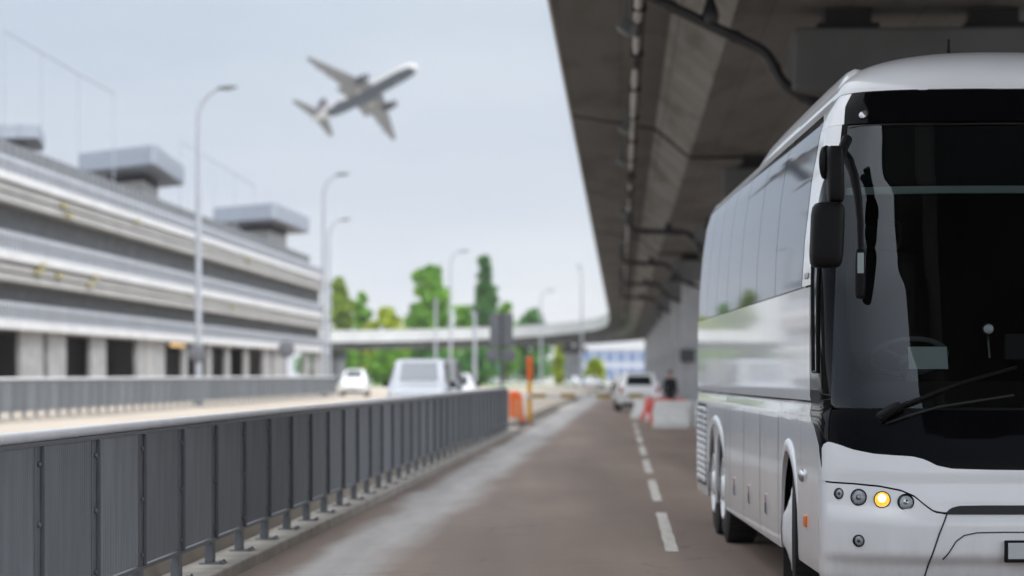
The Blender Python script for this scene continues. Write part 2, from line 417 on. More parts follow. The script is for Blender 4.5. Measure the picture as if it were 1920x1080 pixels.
def make_fence(label, start, end, xf, base, first, pm_):
    root = thing('metal_fence', label, 'fence', (0, 0, 0), 0, 'grey panel fences along the road')
    sp = 1.525; n = int((end - start) / sp); ang = -math.atan(.046)
    if first:
        ps = MB()
        ps.box(-.03, .033, -.08, .07, .012, 1.1)                   # flat upright
        ps.box(.033, .06, .05, .064, .2, 1.1)                   # fin
        ps.box(-.075, .125, -.1, .1, 0, .012)                          # foot plate
        for z in (.28, .66, 1.0):
            ps.lathe([(.017, 0), (.017, .014), (.011, .018)], 8, Matrix.Translation((.033, -.015, z)) @ Matrix.Rotation(R(90), 4, 'Y'))
        for yy in (-.08, .08): ps.lathe([(.013, .012), (.013, .03)], 6, Matrix.Translation((.1, yy, 0)))
        make_fence.post = ps; make_fence.panel = corrugated(sp - .15, .215, 1.101, 26)
    pm = pn = None
    for i in range(n + 1):
        Y = start + i * sp
        if pm is None: o = pm = make_fence.post.build('post', FENP, root, smooth=0, bevel=.004, seg=1)
        else: o = pm.copy(); COL.objects.link(o)
        o.parent = root; o.location = (xf(Y), Y, base); o.rotation_euler.z = ang
        if i < n:
            if pn is None: o = pn = make_fence.panel.build('panel', pm_, root, smooth=0)
            else: o = pn.copy(); COL.objects.link(o)
            o.parent = root; o.location = (xf(Y + .07), Y + .072, base); o.rotation_euler.z = ang
    e = start + n * sp
    MB().tube([(xf(start - .1), start - .1, base + 1.155), (xf(e + .05), e + .05, base + 1.155)], .034, 12).build('handrail', RAIL, root)
    M = Matrix.Translation((xf(start), start, base)) @ Matrix.Rotation(ang, 4, 'Z')
    MB().box(-.018, .05, -.05, (e - start) * 1.0011, 1.1, 1.122, 0, M).build('top_rail', FENP, root, smooth=0)
    MB().box(-.018, .04, -.05, (e - start) * 1.0011, .18, .205, 0, M).build('bottom_rail', FENP, root, smooth=0)
    return root


make_fence('long dark grey panel fence on the kerb, from the left foreground to the orange cabinet', 3.8, 69.9, fence_x, .1, True, FEN)
make_fence('lighter grey panel fence across the sandy road, in front of the parking garage', 52, 158.5, lambda Y: -14.55 + .046 * (Y - 73.5), .33, False, FENF)
b = MB(); b.loft([[(-14.55 + .046 * (Y - 73.5) + d, Y, z) for d, z in ((.28, .2), (.28, .33), (-.6, .33), (-.6, .2))] for Y in lin(40, 160, 20)], True, True, flip=True)
tag(b.build('kerb', KERB, smooth=0), 'pale kerb under the farther grey fence', 'kerb', kind='structure')


# ------------------------------------------------------------------ lamp posts
def lamp_post(label, x, y, z0, h, arm, hw=.9):
    root = thing('street_lamp', label, 'street lamp', (x, y, z0), 0, 'curved arm street lamps')
    pts = [(0, 0, 0), (0, 0, .5), (0, 0, h * .5), (0, 0, h - 1.45)]; r = [.17, .15, .125, .1]
    for k in range(1, 9):
        a = R(k * 9.5); pts.append((arm * (1 - math.cos(a)) * .9, 0, h - 1.45 + 1.3 * math.sin(a))); r.append(.1 - k * .004)
    MB().tube(pts, r, 12).lathe([(.26, 0), (.26, .03), (.2, .05), (.19, .6), (.15, .66)], 12).build('pole', LAMPP, root)
    ex, ez = pts[-1][0], pts[-1][2]
    hd = MB(); rings = []
    for t, w, d in ((0, .06, .05), (.15, .13, .09), (.45, .19, .12), (.8, .17, .1), (1, .08, .05)):
        cx, cz = ex - .1 + t * hw, ez + .06 * t
        rings.append([(cx, w * math.cos(a), cz + d * math.sin(a) * (1 if math.sin(a) > 0 else .55)) for a in [2 * math.pi * k / 12 for k in range(12)]])
    hd.loft(rings); h_ = hd.build('lamp_head', LAMPH, root)
    ln = MB(); ln.lathe([(.13, 0), (.11, -.03), (.05, -.05)], 12, Matrix.Translation((ex - .1 + .5 * hw, 0, ez - .055)) @ Matrix.Diagonal((1.8, 1, 1, 1)))
    ln.build('lens', HEADL, h_)
    return root


def lamp_px(label, px, topy, Y, z0=.23, arm=1.25, hw=.9):
    p = P(px, topy, Y); return lamp_post(label, p.x, Y, z0, p.z - z0, arm, hw)


l1 = lamp_px('tallest grey street lamp, in front of the parking garage', 372, 158, 109, arm=1.25)
b = MB(); b.lathe([(.36, 0), (.36, .03), (.34, .04)], 24, Matrix.Translation((-.04, -.2, 2.3)) @ Matrix.Rotation(R(90), 4, 'X'))
b.box(-.05, .05, -.19, -.1, 2.1, 2.5); b.build('round_sign', SIGNG, l1)
lamp_px('grey street lamp at the far corner of the parking garage', 607, 322, 153, arm=1.1)
lamp_px('smaller grey street lamp seen just right of the lamp at the garage corner', 617, 408, 200, arm=1.3)
lamp_px('thin far street lamp in front of the big green tree', 845, 468, 250, z0=.23, arm=1.2, hw=1.1)
lamp_px('faint far street lamp beside the overpass edge', 1091, 497, 287, z0=.02, arm=-.6, hw=.5)
lamp_px('faint low street lamp right of the poplar', 1014, 543, 366, z0=.2, arm=1.4, hw=1.2)
# slim pale poles and signs
for px, ty, Y, lb in ((817, 560, 300, 'slim pale pole behind the silver van'), (890, 585, 200, 'slim pale pole between the big tree and the poplar')):
    p = P(px, ty, Y); root = thing('pole', lb, 'pole', (p.x, Y, .2), 0, 'slim pale poles')
    MB().tube([(0, 0, 0), (0, 0, p.z * .6), (0, 0, p.z - .2)], [.16, .14, .12], 10).build('shaft', LAMPP, root)
    MB().lathe([(.3, 0), (.3, .08), (.2, .12)], 10).build('base', PARA, root)
    MB().lathe([(.12, p.z - .2), (.16, p.z - .18), (.12, p.z - .05), (.04, p.z)], 10).build('cap', LAMPH, root)
root = thing('road_sign', 'big dark grey sign back on a dark post near the boom', 'road sign', (P(940, 700, 112).x, 112, .0))
MB().box(-.5, -.07, -.03, .0, 2.85, 4.25).box(.07, .5, -.03, 0, 2.85, 4.25).build('board', SIGNG, root, bevel=.01)
MB().box(-.068, .068, -.06, .06, 0, 4.3).build('post', SIGND, root, bevel=.01)
b = MB()
for s in (-1, 1): b.lathe([(.3, 0), (.3, .03), (.27, .04)], 20, Matrix.Translation((s * .36, -.02, 2.45)) @ Matrix.Rotation(R(90), 4, 'X'))
b.box(-.36, .36, .0, .03, 2.42, 2.48); b.build('round_plate', SIGNG, root)
p = P(537, 655, 150); root = thing('road_sign', 'small grey round sign in front of the garage ground floor', 'road sign', (p.x, 150, .23))
MB().lathe([(.5, 0), (.5, .03), (.46, .05)], 24, Matrix.Translation((0, -.06, p.z - .23)) @ Matrix.Rotation(R(90), 4, 'X')).build('plate', SIGNG, root)
MB().tube([(0, 0, 0), (0, 0, p.z)], .05, 8).build('post', LAMPP, root)

# ------------------------------------------------------------------ parking garage
G = thing('parking_garage', 'long pale multi storey parking garage with ledges and mesh screens', 'building')
Y0, Y1 = 72, 218.5
DX, DY = Vector((1, -.0423, 0)).normalized(), Vector((.0423, 1, 0)).normalized()


def gbar(name, m, z0, z1, front, depth, y0=Y0, y1=Y1, bevel=.0):   # a bar along the facade; front = how far it stands out
    a, c = Vector((wall_x(y0), y0, 0)), Vector((wall_x(y1), y1, 0)); b = MB()
    q = [a + DX * (front - depth), a + DX * front, c + DX * front, c + DX * (front - depth)]
    b.prism([(v.x, v.y) for v in q], z0, z1)
    return b.build(name, m, G, smooth=0, bevel=bevel)


def comb(name, m, z0, z1, front, depth, pitch, w, y0=Y0, y1=Y1):    # one folded screen of upright slats
    b = MB(); n = int((y1 - y0) / pitch); pts = []
    for i in range(n):
        for yy, f in ((0, front - depth), (0, front), (w, front), (w, front - depth)):
            y = y0 + i * pitch + yy; v = Vector((wall_x(y), y, 0)) + DX * f; pts.append((v.x, v.y))
    b.grid(lambda i, z: (pts[i][0], pts[i][1], z), list(range(len(pts))), [z0, z1])
    return b.build(name, m, G, smooth=0)


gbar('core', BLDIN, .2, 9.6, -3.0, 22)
for z in (3.62, 6.6, 9.6): gbar('floor_slab', COLM, z - .1, z + .12, -.1, 25)
gbar('ledge', LEDGE, 3.48, 3.84, .45, 1.2)
comb('mesh_screen', MESHL, 3.86, 4.62, .1, .1, .7, .5)
comb('louvre_screen', LOUV, 4.62, 5.46, -.25, .3, .6, .2)
for z in (5.44, 5.84): gbar('ledge', LEDGB, z, z + .27, .42, .9)
gbar('ledge', LEDGE, 6.26, 6.62, .55, 1.1)
comb('mesh_screen', MESHL, 6.64, 7.52, .1, .1, .7, .5)
comb('louvre_screen', LOUV, 7.52, 8.66, -.25, .3, .6, .2)
for z in (8.62, 9.04): gbar('ledge', LEDGB, z, z + .28, .42, .9)
gbar('ledge', LEDGE, 9.46, 9.78, .55, 1.1)
comb('mesh_screen', MESHL, 9.8, 10.58, .16, .06, 1.3, .1)
comb('mesh_screen', MESHG, 9.7, 11.55, -.84, .08, 1.3, .14)
for z in (4.1, 4.36, 6.95, 7.22, 10.05, 10.3): gbar('screen_rail', LOUV, z, z + .06, .2, .04)
for z in (5.74, 6.17, 8.93, 9.36): gbar('pipe_rail', LEDGE, z, z + .05, .3, .06)
# ground floor
wy = lambda x: 25.24 / ((960 - x) / F + .0423)
for xa, xb in ((-220, -150), (-120, -15), (40, 82), (92, 125), (172, 200), (258, 310), (345, 352), (390, 398), (425, 432), (460, 467), (495, 508), (513, 535), (572, 580), (590, 604)):
    gbar('column', COLM, .2, 3.48, -.02, .2, wy(xa), wy(xb))
    if xb - xa > 45: gbar('wall_panel', LEDGB, .2, 3.48, .04, .06, wy(xa + 16), wy(xa + 24))
gbar('plinth_wall', COLM, .2, .95, -.1, .2)
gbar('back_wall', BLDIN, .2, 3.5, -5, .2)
for y, z in ((wy(95), 9.0), (wy(105), 8.62), (wy(235), 9.35), (wy(45), 5.86), (wy(52), 6.16), (wy(85), 5.86), (wy(155), 6.1), (wy(145), 5.7), (wy(420), 5.75), (wy(450), 9.05)):
    gbar('marker', YEL, z, z + .22, .57, .13, y, y + 1.1)
b = MB()
for k in range(3): b.lathe([(.17, 0), (.17, .12), (.06, .2)], 10, Matrix.Translation((wall_x(146) + .1, wy(318) + k * 2.0, 3.2)))
b.build('lit_lamps', mat('warm garage lamps', (.8, .6, .3), .5, emit=(1, .62, .25), estr=.7), G)


def cabin(C0, A, B, zb, zt, core):
    D = A + B - C0; T = MB()
    T.prism([(q.x, q.y) for q in (C0, B, D, A)], zb, zb + .22)
    t = T.build('stair_tower', SIGNG, G, smooth=0)
    w = MB(); cen = (C0 + D) / 2
    pts = [C0, B, D, A]
    for i in range(4):
        a, c = pts[i], pts[(i + 1) % 4]; d = (c - a).normalized(); nrm = Vector((d.y, -d.x)); th = .08
        w.prism([(q.x, q.y) for q in (a, a + nrm * th, c + nrm * th, c)], zb + .1, zt)
        n = int((c - a).length / .7)
        for k in range(n):
            s = a + (c - a) * (k / n) + nrm * .085
            w.prism([(q.x, q.y) for q in (s, s + nrm * .05, s + d * .06 + nrm * .05, s + d * .06)], zb + .1, zt + .05)
    w.build('parapet', MESHC, t, smooth=0)
    k = MB(); f = lambda q, s: cen + (q - cen) * s
    k.prism([(f(q, core).x, f(q, core).y) for q in pts], 9.6, zb - .45)
    k.build('tower_core', LEDGB, t, smooth=0)
    k = MB(); k.prism([(f(q, core * .97).x, f(q, core * .97).y) for q in pts], zb - .45, zb)
    k.build('dark_frame', BLDIN, t, smooth=0)


def pxy(x, Y): return Vector(((x - 960) / F * Y, Y))


cabin(pxy(288, 150), pxy(150, 156), pxy(343, 166), 13.75, 14.95, .5)
cabin(pxy(513, 200), pxy(402, 206), pxy(578, 219), 13.6, 14.9, .52)
cabin(pxy(70, 120), pxy(-90, 120), pxy(80, 126), 12.5, 13.2, .6)
# frames above the roof
for lb, xs, Ys, tops in (('faint tall goal frame on the garage roof at the upper left', (8, 78, 147, 213), (118, 126, 135, 144), None),
                         ('faint tall goal frame on the garage roof behind the tallest lamp', (338, 400, 440, 476), (174, 190, 202, 215), None)):
    root = thing('roof_frame', lb, 'frame', (0, 0, 0), 0, 'tall frames on the garage roof')
    tp = [Vector((pxy(x, Y).x, Y, 17.3)) for x, Y in zip(xs, Ys)]
    for q in tp: MB().tube([(q.x, q.y, 9.7), (q.x, q.y, 17.3)], .03, 8).build('post', LAMPP, root)
    MB().tube(tp, .04, 8).build('crossbar', LAMPP, root)

# ------------------------------------------------------------------ overpass
O = thing('overpass', 'long concrete overpass on piers, covering the coach and curving left far away', 'overpass')
ctrl = [(edge_x(Y), Y, 8.8) for Y in (-14, 20, 60, 100, 150, 200, 250, 300)] + [(12.75, 340, 8.7), (13.0, 365, 8.3), (11, 382, 8.0), (5, 392, 7.5), (-3, 396, 7.1), (-15, 393, 6.7), (-27, 385, 6.4), (-40, 372, 6.2), (-60, 350, 6.1)]


def catmull(p, n):
    out = []; p = [Vector(q) for q in p]
    for i in range(len(p) - 1):
        a, b_, c, d = p[max(i - 1, 0)], p[i], p[i + 1], p[min(i + 2, len(p) - 1)]
        for k in range(n):
            t = k / n
            out.append(.5 * ((2 * b_) + (c - a) * t + (2 * a - 5 * b_ + 4 * c - d) * t * t + (3 * b_ - a - 3 * c + d) * t ** 3))
    return out + [p[-1]]


path = catmull(ctrl, 6)


def frame(i):
    t = path[min(i + 1, len(path) - 1)] - path[max(i - 1, 0)]; t.z = 0; t.normalize()
    return path[i], Vector((t.y, -t.x, 0))


def sweep(sec):
    return [[frame(i)[0] + frame(i)[1] * t + Vector((0, 0, z - 8.8)) for t, z in sec] for i in range(len(path))]


WB = 9.9
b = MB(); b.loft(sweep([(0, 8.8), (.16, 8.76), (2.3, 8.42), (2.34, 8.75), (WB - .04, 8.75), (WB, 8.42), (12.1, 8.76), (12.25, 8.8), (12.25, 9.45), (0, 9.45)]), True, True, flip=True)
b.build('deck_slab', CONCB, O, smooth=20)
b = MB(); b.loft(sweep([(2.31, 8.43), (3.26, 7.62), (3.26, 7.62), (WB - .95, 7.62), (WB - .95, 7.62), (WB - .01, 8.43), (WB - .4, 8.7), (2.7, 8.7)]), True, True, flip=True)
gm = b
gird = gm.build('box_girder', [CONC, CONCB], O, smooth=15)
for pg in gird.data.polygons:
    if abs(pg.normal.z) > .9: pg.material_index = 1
for tt in (0, 11.95):
    b = MB(); b.loft(sweep([(tt, 9.452), (tt + .3, 9.452), (tt + .22, 10.6), (tt + .06, 10.6)]), True, True, flip=False)
    b.build('parapet', PARA, O, smooth=15)
b = MB(); b.loft(sweep([(-.05, 8.84), (-.003, 8.84), (-.003, 10.35), (-.05, 10.35)]), True, True); b.build('fascia', PARA, O, smooth=15)


def pier(Y, pos=None, nrm=None, shift=0, zc=7.25):
    e = pos if pos is not None else Vector((edge_x(Y) + shift, Y, 0)); nn = nrm if nrm is not None else Vector((1, -.042, 0)).normalized()
    ang = math.atan2(nn.y, nn.x)
    root = MB().prism([(-1.4, -.62), (1.4, -.62), (1.6, -.4), (1.6, .4), (1.4, .62), (-1.4, .62), (-1.6, .4), (-1.6, -.4)], -.04, zc - 1.05).build('pier', CONCP, O, smooth=0, bevel=.04)
    c = e + nn * 6.3; root.location = (c.x, c.y, 0); root.rotation_euler.z = ang
    k = MB()
    for s, (y0, y1) in enumerate(((-.75, .75),)):
        prof = [(-1.62, zc - 1.06), (1.62, zc - 1.06), (2.1, zc - .95 if Y < 90 else zc - .6), (2.1, zc), (-2.1, zc), (-2.1, zc - .95 if Y < 90 else zc - .6)]
        k.add([(x, y0, z) for x, z in prof] + [(x, y1, z) for x, z in prof],
              [tuple(range(6)), tuple(range(11, 5, -1))] + [(i, 6 + i, 6 + (i + 1) % 6, (i + 1) % 6) for i in range(6)])
    k.build('pier_cap', CAPC if 0 < Y < 90 else CAPF, root, smooth=0, bevel=.05)
    for s in (-1.2, 1.2):
        MB().box(s - .5, s + .5, -.45, .45, zc + .003, zc + .12).box(s - .38, s + .38, -.34, .34, zc + .123, zc + .368).build('bearing', DARK, root, smooth=0)
    return root


pys = [43 + 28.5 * k for k in range(11)]
for Y in pys: pier(Y, shift=(-.3 if Y > 120 else 0))
for i in range(len(path)):
    pass
for target in (1015, 676, 480):
    best = min((i for i in range(len(path)) if path[i].y > 350), key=lambda i: abs(960 + F * path[i].x / path[i].y - target) + (0 if path[i].x < 12.5 else 999))
    q, nn = frame(best); pier(0, Vector((q.x, q.y, 0)), nn, zc=q.z - 8.8 + 7.25)
# joints across the soffit at alternate piers
for Y in (71.5, 128.5):
    e = Vector((edge_x(Y), Y, 0)); nn = Vector((1, -.042, 0)).normalized(); b = MB()
    sec = [(.05, 8.77), (2.3, 8.405), (3.25, 7.605), (WB - .95, 7.605)]
    for (t0, z0), (t1, z1) in zip(sec, sec[1:]):
        a, c = e + nn * t0, e + nn * t1
        b.tube([(a.x, a.y, z0), (c.x, c.y, z1)], .05, 6)
    b.build('expansion_joint', DARK, O)
# drain pipes
def pipe(pts, r, name='drain_pipe'):
    b = MB(); P2 = [Vector(p) for p in pts]; out = [P2[0]]
    for i in range(1, len(P2) - 1):
        a = (P2[i - 1] - P2[i]).normalized(); c = (P2[i + 1] - P2[i]).normalized()
        for t in (0, .25, .5, .75, 1): out.append(P2[i] + a * .22 * (1 - t) ** 2 + c * .22 * t * t)
    out.append(P2[-1]); b.tube(out, r, 12)
    for i in range(len(P2) - 1):                          # collars
        d = (P2[i + 1] - P2[i])
        n = max(1, int(d.length / .9))
        for k in range(n):
            m_ = P2[i] + d * ((k + .5) / n); u = d.normalized() * .06
            b.tube([m_ - u, m_ + u], r * 1.22, 12)
    return b.build(name, PIPE, O)


pipe([P(1200, -15, 43), P(1438, 98, 43), P(1466, 158, 43), P(1545, 202, 43), P(1600, 230, 43)], .095)
q = P(1332, 30, 43); MB().lathe([(.02, -.17), (.13, -.12), (.15, 0), (.13, .1), (.06, .3)], 14, Matrix.Translation(q)).build('pipe_trap', PIPE, O)
for Y, s in ((100, 0), (128.5, -.3), (157, -.3), (185.5, -.3)):
    x = edge_x(Y) + s
    pipe([(x + 1.7, Y, 8.0), (x + 1.75, Y, 7.18), (x + 3.9, Y, 7.1), (x + 4.25, Y - .9, 6.7), (x + 4.5, Y - .9, 6.3), (x + 5.6, Y - .75, 5.9)], .11)
    MB().lathe([(.02, -.15), (.14, -.1), (.14, .12), (.06, .25)], 12, Matrix.Translation((x + 3.2, Y, 7.22))).build('pipe_trap', PIPE, O)
# conduit below the cantilever
x = lambda Y: edge_x(Y) + 1.67
pts, rr = [], []
Y = 30
while Y < 290:
    L_ = random.uniform(1.0, 2.4); r_ = random.uniform(.045, .07)
    pts += [(x(Y), Y, 7.95), (x(Y + L_), Y + L_, 7.95)]; rr += [r_, r_]; Y += L_ + .03
cd = MB().tube(pts, rr, 8).build('conduit', [GALV, DARK], O)
rnd = {}
for pg in cd.data.polygons:
    k = int(pg.center.y / 1.9)
    if k not in rnd: rnd[k] = random.random() < .22
    pg.material_index = int(rnd[k])
MB().tube([(x(Y) + .1, Y, 8.0 + .04 * math.sin(Y)) for Y in lin(30, 290, 120)], .045, 6).build('cable_run', DARK, cd)
hm = MB().box(-.1, .15, -.04, .04, -.09, .1).box(-.012, .012, -.02, .02, .1, .56).build('hanger', DARK, cd, smooth=0)
for k in range(38):
    o = hm if k == 0 else hm.copy()
    if k: COL.objects.link(o); o.parent = cd
    Y = 32 + 6.3 * k; o.location = (x(Y), Y, 7.95)


for px, py in ((1178, 52), (1176, 242), (1171, 302), (1172, 398), (1168, 470)):
    Y = (7.8 - CH) * F / (HY - py); q = P(px - 4, py, Y)
    MB().lathe([(.05, .14), (.13, .1), (.16, -.08), (.1, -.12)], 12, Matrix.Translation(q) @ Matrix.Rotation(R(35), 4, 'Y')).box(q.x - .02, q.x + .02, q.y - .02, q.y + .02, q.z + .1, 8.58).build('floodlight', LAMPH, O)
# box on the pier that shows between the coach and the road
p = P(1290, 667, 127.2); MB().box(p.x - .36, p.x + .36, 127.5, 127.88, p.z - .3, p.z + .32).build('wall_box', SIGND, O, bevel=.03)


# ------------------------------------------------------------------ the coach
BX, BY, BYAW = 3.18, 15.75, .0074
BUS = thing('coach', 'large white touring coach with a black windscreen, parked under the overpass', 'coach', (BX, BY, 0), -BYAW)
N_, D_ = 2.8, .55
WT = [(.25, 1.215), (.36, 1.245), (.6, 1.25), (1.27, 1.25), (1.33, 1.246), (1.415, 1.222), (1.43, 1.235), (2.19, 1.235), (2.5, 1.225), (2.9, 1.19), (3.2, 1.145), (3.33, 1.105), (3.42, 1.05), (3.6, .98)]
UT = [(.25, .09), (.44, .045), (.475, .012), (.5, 0), (.7, 0), (.745, .012), (.8, .035), (.93, .05), (1.0, .045), (1.2, .06), (1.4, .09), (1.7, .145), (2.2, .26), (2.8, .43), (3.2, .59), (3.42, .72), (3.6, .86)]


def smooth_tab(tab, w=.02):
    return lambda z: (interp(z - w, tab) + 2 * interp(z, tab) + interp(z + w, tab)) / 4


Wz, Uz = smooth_tab(WT, .012), smooth_tab(UT, .016)
tab = []
for k in range(401):
    th = math.pi / 2 * k / 400
    tab.append((math.sin(th) ** (2 / N_), 1 - math.cos(th) ** (2 / N_) if k < 400 else 1))
acc = [0]
for (a, b_), (c, d) in zip(tab, tab[1:]): acc.append(acc[-1] + math.hypot((c - a) * 1.25, (d - b_) * D_))
acc = [a / acc[-1] for a in acc]


def plan(q):
    lo, hi = 0, 400
    while hi - lo > 1:
        m = (lo + hi) // 2
        if acc[m] <= q: lo = m
        else: hi = m
    t = (q - acc[lo]) / max(1e-9, acc[hi] - acc[lo])
    return tab[lo][0] + t * (tab[hi][0] - tab[lo][0]), tab[lo][1] + t * (tab[hi][1] - tab[lo][1])


def surf(p, z):
    s = -1 if p < 0 else 1; q = abs(p)
    if q <= 1:
        a, b = plan(q); return Vector((s * Wz(z) * a, Uz(z) + D_ * b, z))
    return Vector((s * Wz(z), Uz(z) + D_ + (q - 1), z))


def nrm(p, z):
    e = .004; d = surf(p + e, z) - surf(p - e, z); g = surf(p, z + e) - surf(p, z - e)
    return d.cross(g).normalized()


def offs(p, z, o): return surf(p, z) + nrm(p, z) * o


def toscreen(v): X = BX + v.x + BYAW * v.y; Y = BY + v.y; return 960 + F * X / Y, HY - F * (v.z - CH) / Y


def px(x, y):                               # (p, z) of a point of the coach's skin
    z = CH + (HY - y) * 16.2 / F; p = -.5
    for _ in range(14):
        lo, hi = -4., .6
        for _ in range(32):
            m = (lo + hi) / 2
            if toscreen(surf(m, z))[0] < x: lo = m
            else: hi = m
        p = (lo + hi) / 2; z = CH + (HY - y) * (BY + surf(p, z).y) / F
    return p, z


def side(sg):                               # skin of a flank by distance from the nose
    return lambda s, z, o=0: Vector((sg * (Wz(z) + o), s, z))


def patch(name, m, ps, zlo, zhi, nz, off=0., solid=.012, parent=BUS, smooth=35):
    b = MB(); n = nz
    pts = []
    for p in ps:
        l, h = zlo(p), zhi(p)
        for j in range(n): pts.append(offs(p, l + (h - l) * j / (n - 1), off))
    fs = [(i * n + j, (i + 1) * n + j, (i + 1) * n + j + 1, i * n + j + 1) for i in range(len(ps) - 1) for j in range(n - 1)]
    return b.add(pts, fs).build(name, m, parent, smooth=smooth, solid=solid)


def hband(name, m, z0, z1, plo, phi, nz, npp, off=0., solid=.012, parent=BUS):    # edges given as p(z)
    b = MB(); zs = lin(z0, z1, nz); pts = []
    for i in range(npp):
        for z in zs:
            a, c = plo(z), phi(z); pts.append(offs(a + (c - a) * i / (npp - 1), z, off))
    fs = [(i * nz + j, (i + 1) * nz + j, (i + 1) * nz + j + 1, i * nz + j + 1) for i in range(npp - 1) for j in range(nz - 1)]
    return b.add(pts, fs).build(name, m, parent, solid=solid)


def both(tabl): return lambda p: interp(-abs(p), tabl)


def mono(pts):
    out = []
    for q in sorted(pts):
        if not out or q[0] > out[-1][0] + 1e-5: out.append(q)
    return out


sweep_px = [px(x, y) for x, y in ((1541, 846), (1546, 833), (1555, 828), (1575, 834), (1600, 843), (1640, 851), (1680, 854), (1712, 856), (1735, 862), (1757, 873), (1785, 879), (1850, 881), (1939, 882))]
gap_px = [px(x, y) for x, y in ((1548, 903), (1600, 907), (1650, 912), (1690, 920), (1715, 931), (1738, 950), (1752, 960), (1772, 963), (1850, 963), (1939, 963))]
pill_px = [px(x, y) for x, y in ((1513, 757), (1524, 800), (1535, 842), (1541, 880), (1548, 903))]
ZS = both(mono(sweep_px)); ZG = both(mono(gap_px))
PIL = mono([(z, p) for p, z in pill_px] + [(1.6, -1.6), (1.9, -1.48), (2.19, -1.3), (2.6, -1.09), (3.0, px(1572, 300)[0]), (3.2, px(1577, 252)[0])])
PR = lambda z: interp(z, PIL)                              # rear edge of the black pillar
pf_px = [px(x, y) for x, y in ((1560, 760), (1562, 640), (1566, 540), (1576, 400), (1584, 300), (1590, 235), (1593, 195))]
PFT = mono([(z, p) for p, z in pf_px]); PF = lambda z: interp(z, PFT)
zpil = mono([(p, z) for p, z in pill_px])
ps_all = sorted(set([-1, 1, 0] + lin(-1, 1, 121)))
pend = px(1548, 903)[0]
p48 = px(1543, 870)[0]
# bumper (to the gap line; towards the side up to the pillar's foot)
def bump_top(p):
    q = -abs(p)
    return ZG(p) - .005 if q >= pend else interp(q, zpil) - .004
patch('bumper', WHITE, ps_all, lambda p: .28, bump_top, 34)
patch('front_panel', WHITE, [p for p in lin(p48, -p48, 101)], lambda p: ZG(p) + .006, ZS, 12, off=.006)
patch('lower_front_trim', BLACKG, lin(PF(1.3), -PF(1.3), 61), lambda p: ZS(p) - .06, lambda p: 1.385, 8, off=-.006)
for s in (-1, 1):
    f0, f1 = (lambda z: PR(z) - .0, lambda z: min(PF(max(z, 1.3)), -.4) - .003)
    z0 = .93
    if s < 0: hband('front_pillar', BLACKG, z0, 3.21, lambda z: PR(z), f1, 44, 14, off=-.002)
    else: hband('front_pillar', BLACKG, z0, 3.21, lambda z: -f1(z), lambda z: -PR(z), 44, 14, off=-.002)
hband('windscreen', WSCREEN, 1.395, 3.195, lambda z: PF(z), lambda z: -PF(z), 40, 90, off=0, solid=0)
hband('destination_panel', BLACKG, 3.205, 3.42, lambda z: PF(z) - .02, lambda z: -PF(z) + .02, 8, 70)
q, z = px(1620, 216); o_ = offs(q, z, .0); nn = nrm(q, z)
Mq = Matrix.Translation(o_) @ nn.to_track_quat('Z', 'Y').to_matrix().to_4x4()
MB().lathe([(.03, 0), (.03, .012), (.024, .016), (.018, .018), (.005, .026)], 16, Mq).build('sensor', SILVER, BUS)


def ribbon(pts, w, off=.0085, name='panel_gap', m=GAP, par=BUS, flat=.003):
    b = MB(); rings = []
    for i, (p, z) in enumerate(pts):
        a = pts[max(i - 1, 0)]; c = pts[min(i + 1, len(pts) - 1)]
        n = nrm(p, z); t = (surf(*c) - surf(*a)).normalized(); sd = t.cross(n).normalized() * w / 2; o = surf(p, z)
        rings.append([o - sd + n * (off - flat * 3), o - sd + n * off, o + sd + n * off, o + sd + n * (off - flat * 3)])
    b.loft(rings, True, True); return b.build(name, m, par, smooth=0)


def mirror(pts): return [(-p, z) for p, z in pts]


def dense(pp, n=10):
    out = []
    for a, c in zip(pp, pp[1:]): out += [(a[0] + (c[0] - a[0]) * k / n, a[1] + (c[1] - a[1]) * k / n) for k in range(n)]
    return out + [pp[-1]]


lines = [([(1776, 963), (1762, 1000), (1745, 1048), (1733, 1085)], .009), ([(1768, 1049), (1780, 1036), (1793, 1015), (1808, 1004), (1832, 999), (1880, 998), (1939, 998)], .007), ([(1592, 240), (1612, 236), (1640, 234), (1760, 233), (1939, 232)], .005)]
for L_, w in lines:
    q = dense([px(*a) for a in L_], 6); of = .0035 if L_[0][1] > 400 else .004
    ribbon(q, w, of); ribbon(mirror(q), w, of)
# grille slot under the front panel
gt = mono([px(x, y) for x, y in ((1774, 962), (1783, 953), (1800, 949), (1850, 948), (1939, 948))]); gT = both(gt)
g0 = px(1774, 962)[0]
patch('grille_slot', GAP, lin(g0, -g0, 50), lambda p: px(1850, 965)[1], lambda p: gT(p), 4, off=.009)
# plate
pa, pb = px(1883, 1013), px(1883, 1054)
a = surf(*pa)
b = MB(); xl = a.x; b.box(xl, -xl, -.03, .012, pb[1], pa[1]); pl = b.build('plate_holder', BLACKP, BUS, bevel=.006)
MB().box(xl + .018, -xl - .018, -.036, -.02, pb[1] + .022, pa[1] - .014).build('number_plate', PLATE, pl, bevel=.003)
b = MB(); b.box(xl + .05, xl + .3, -.008, .02, .275, .31); 

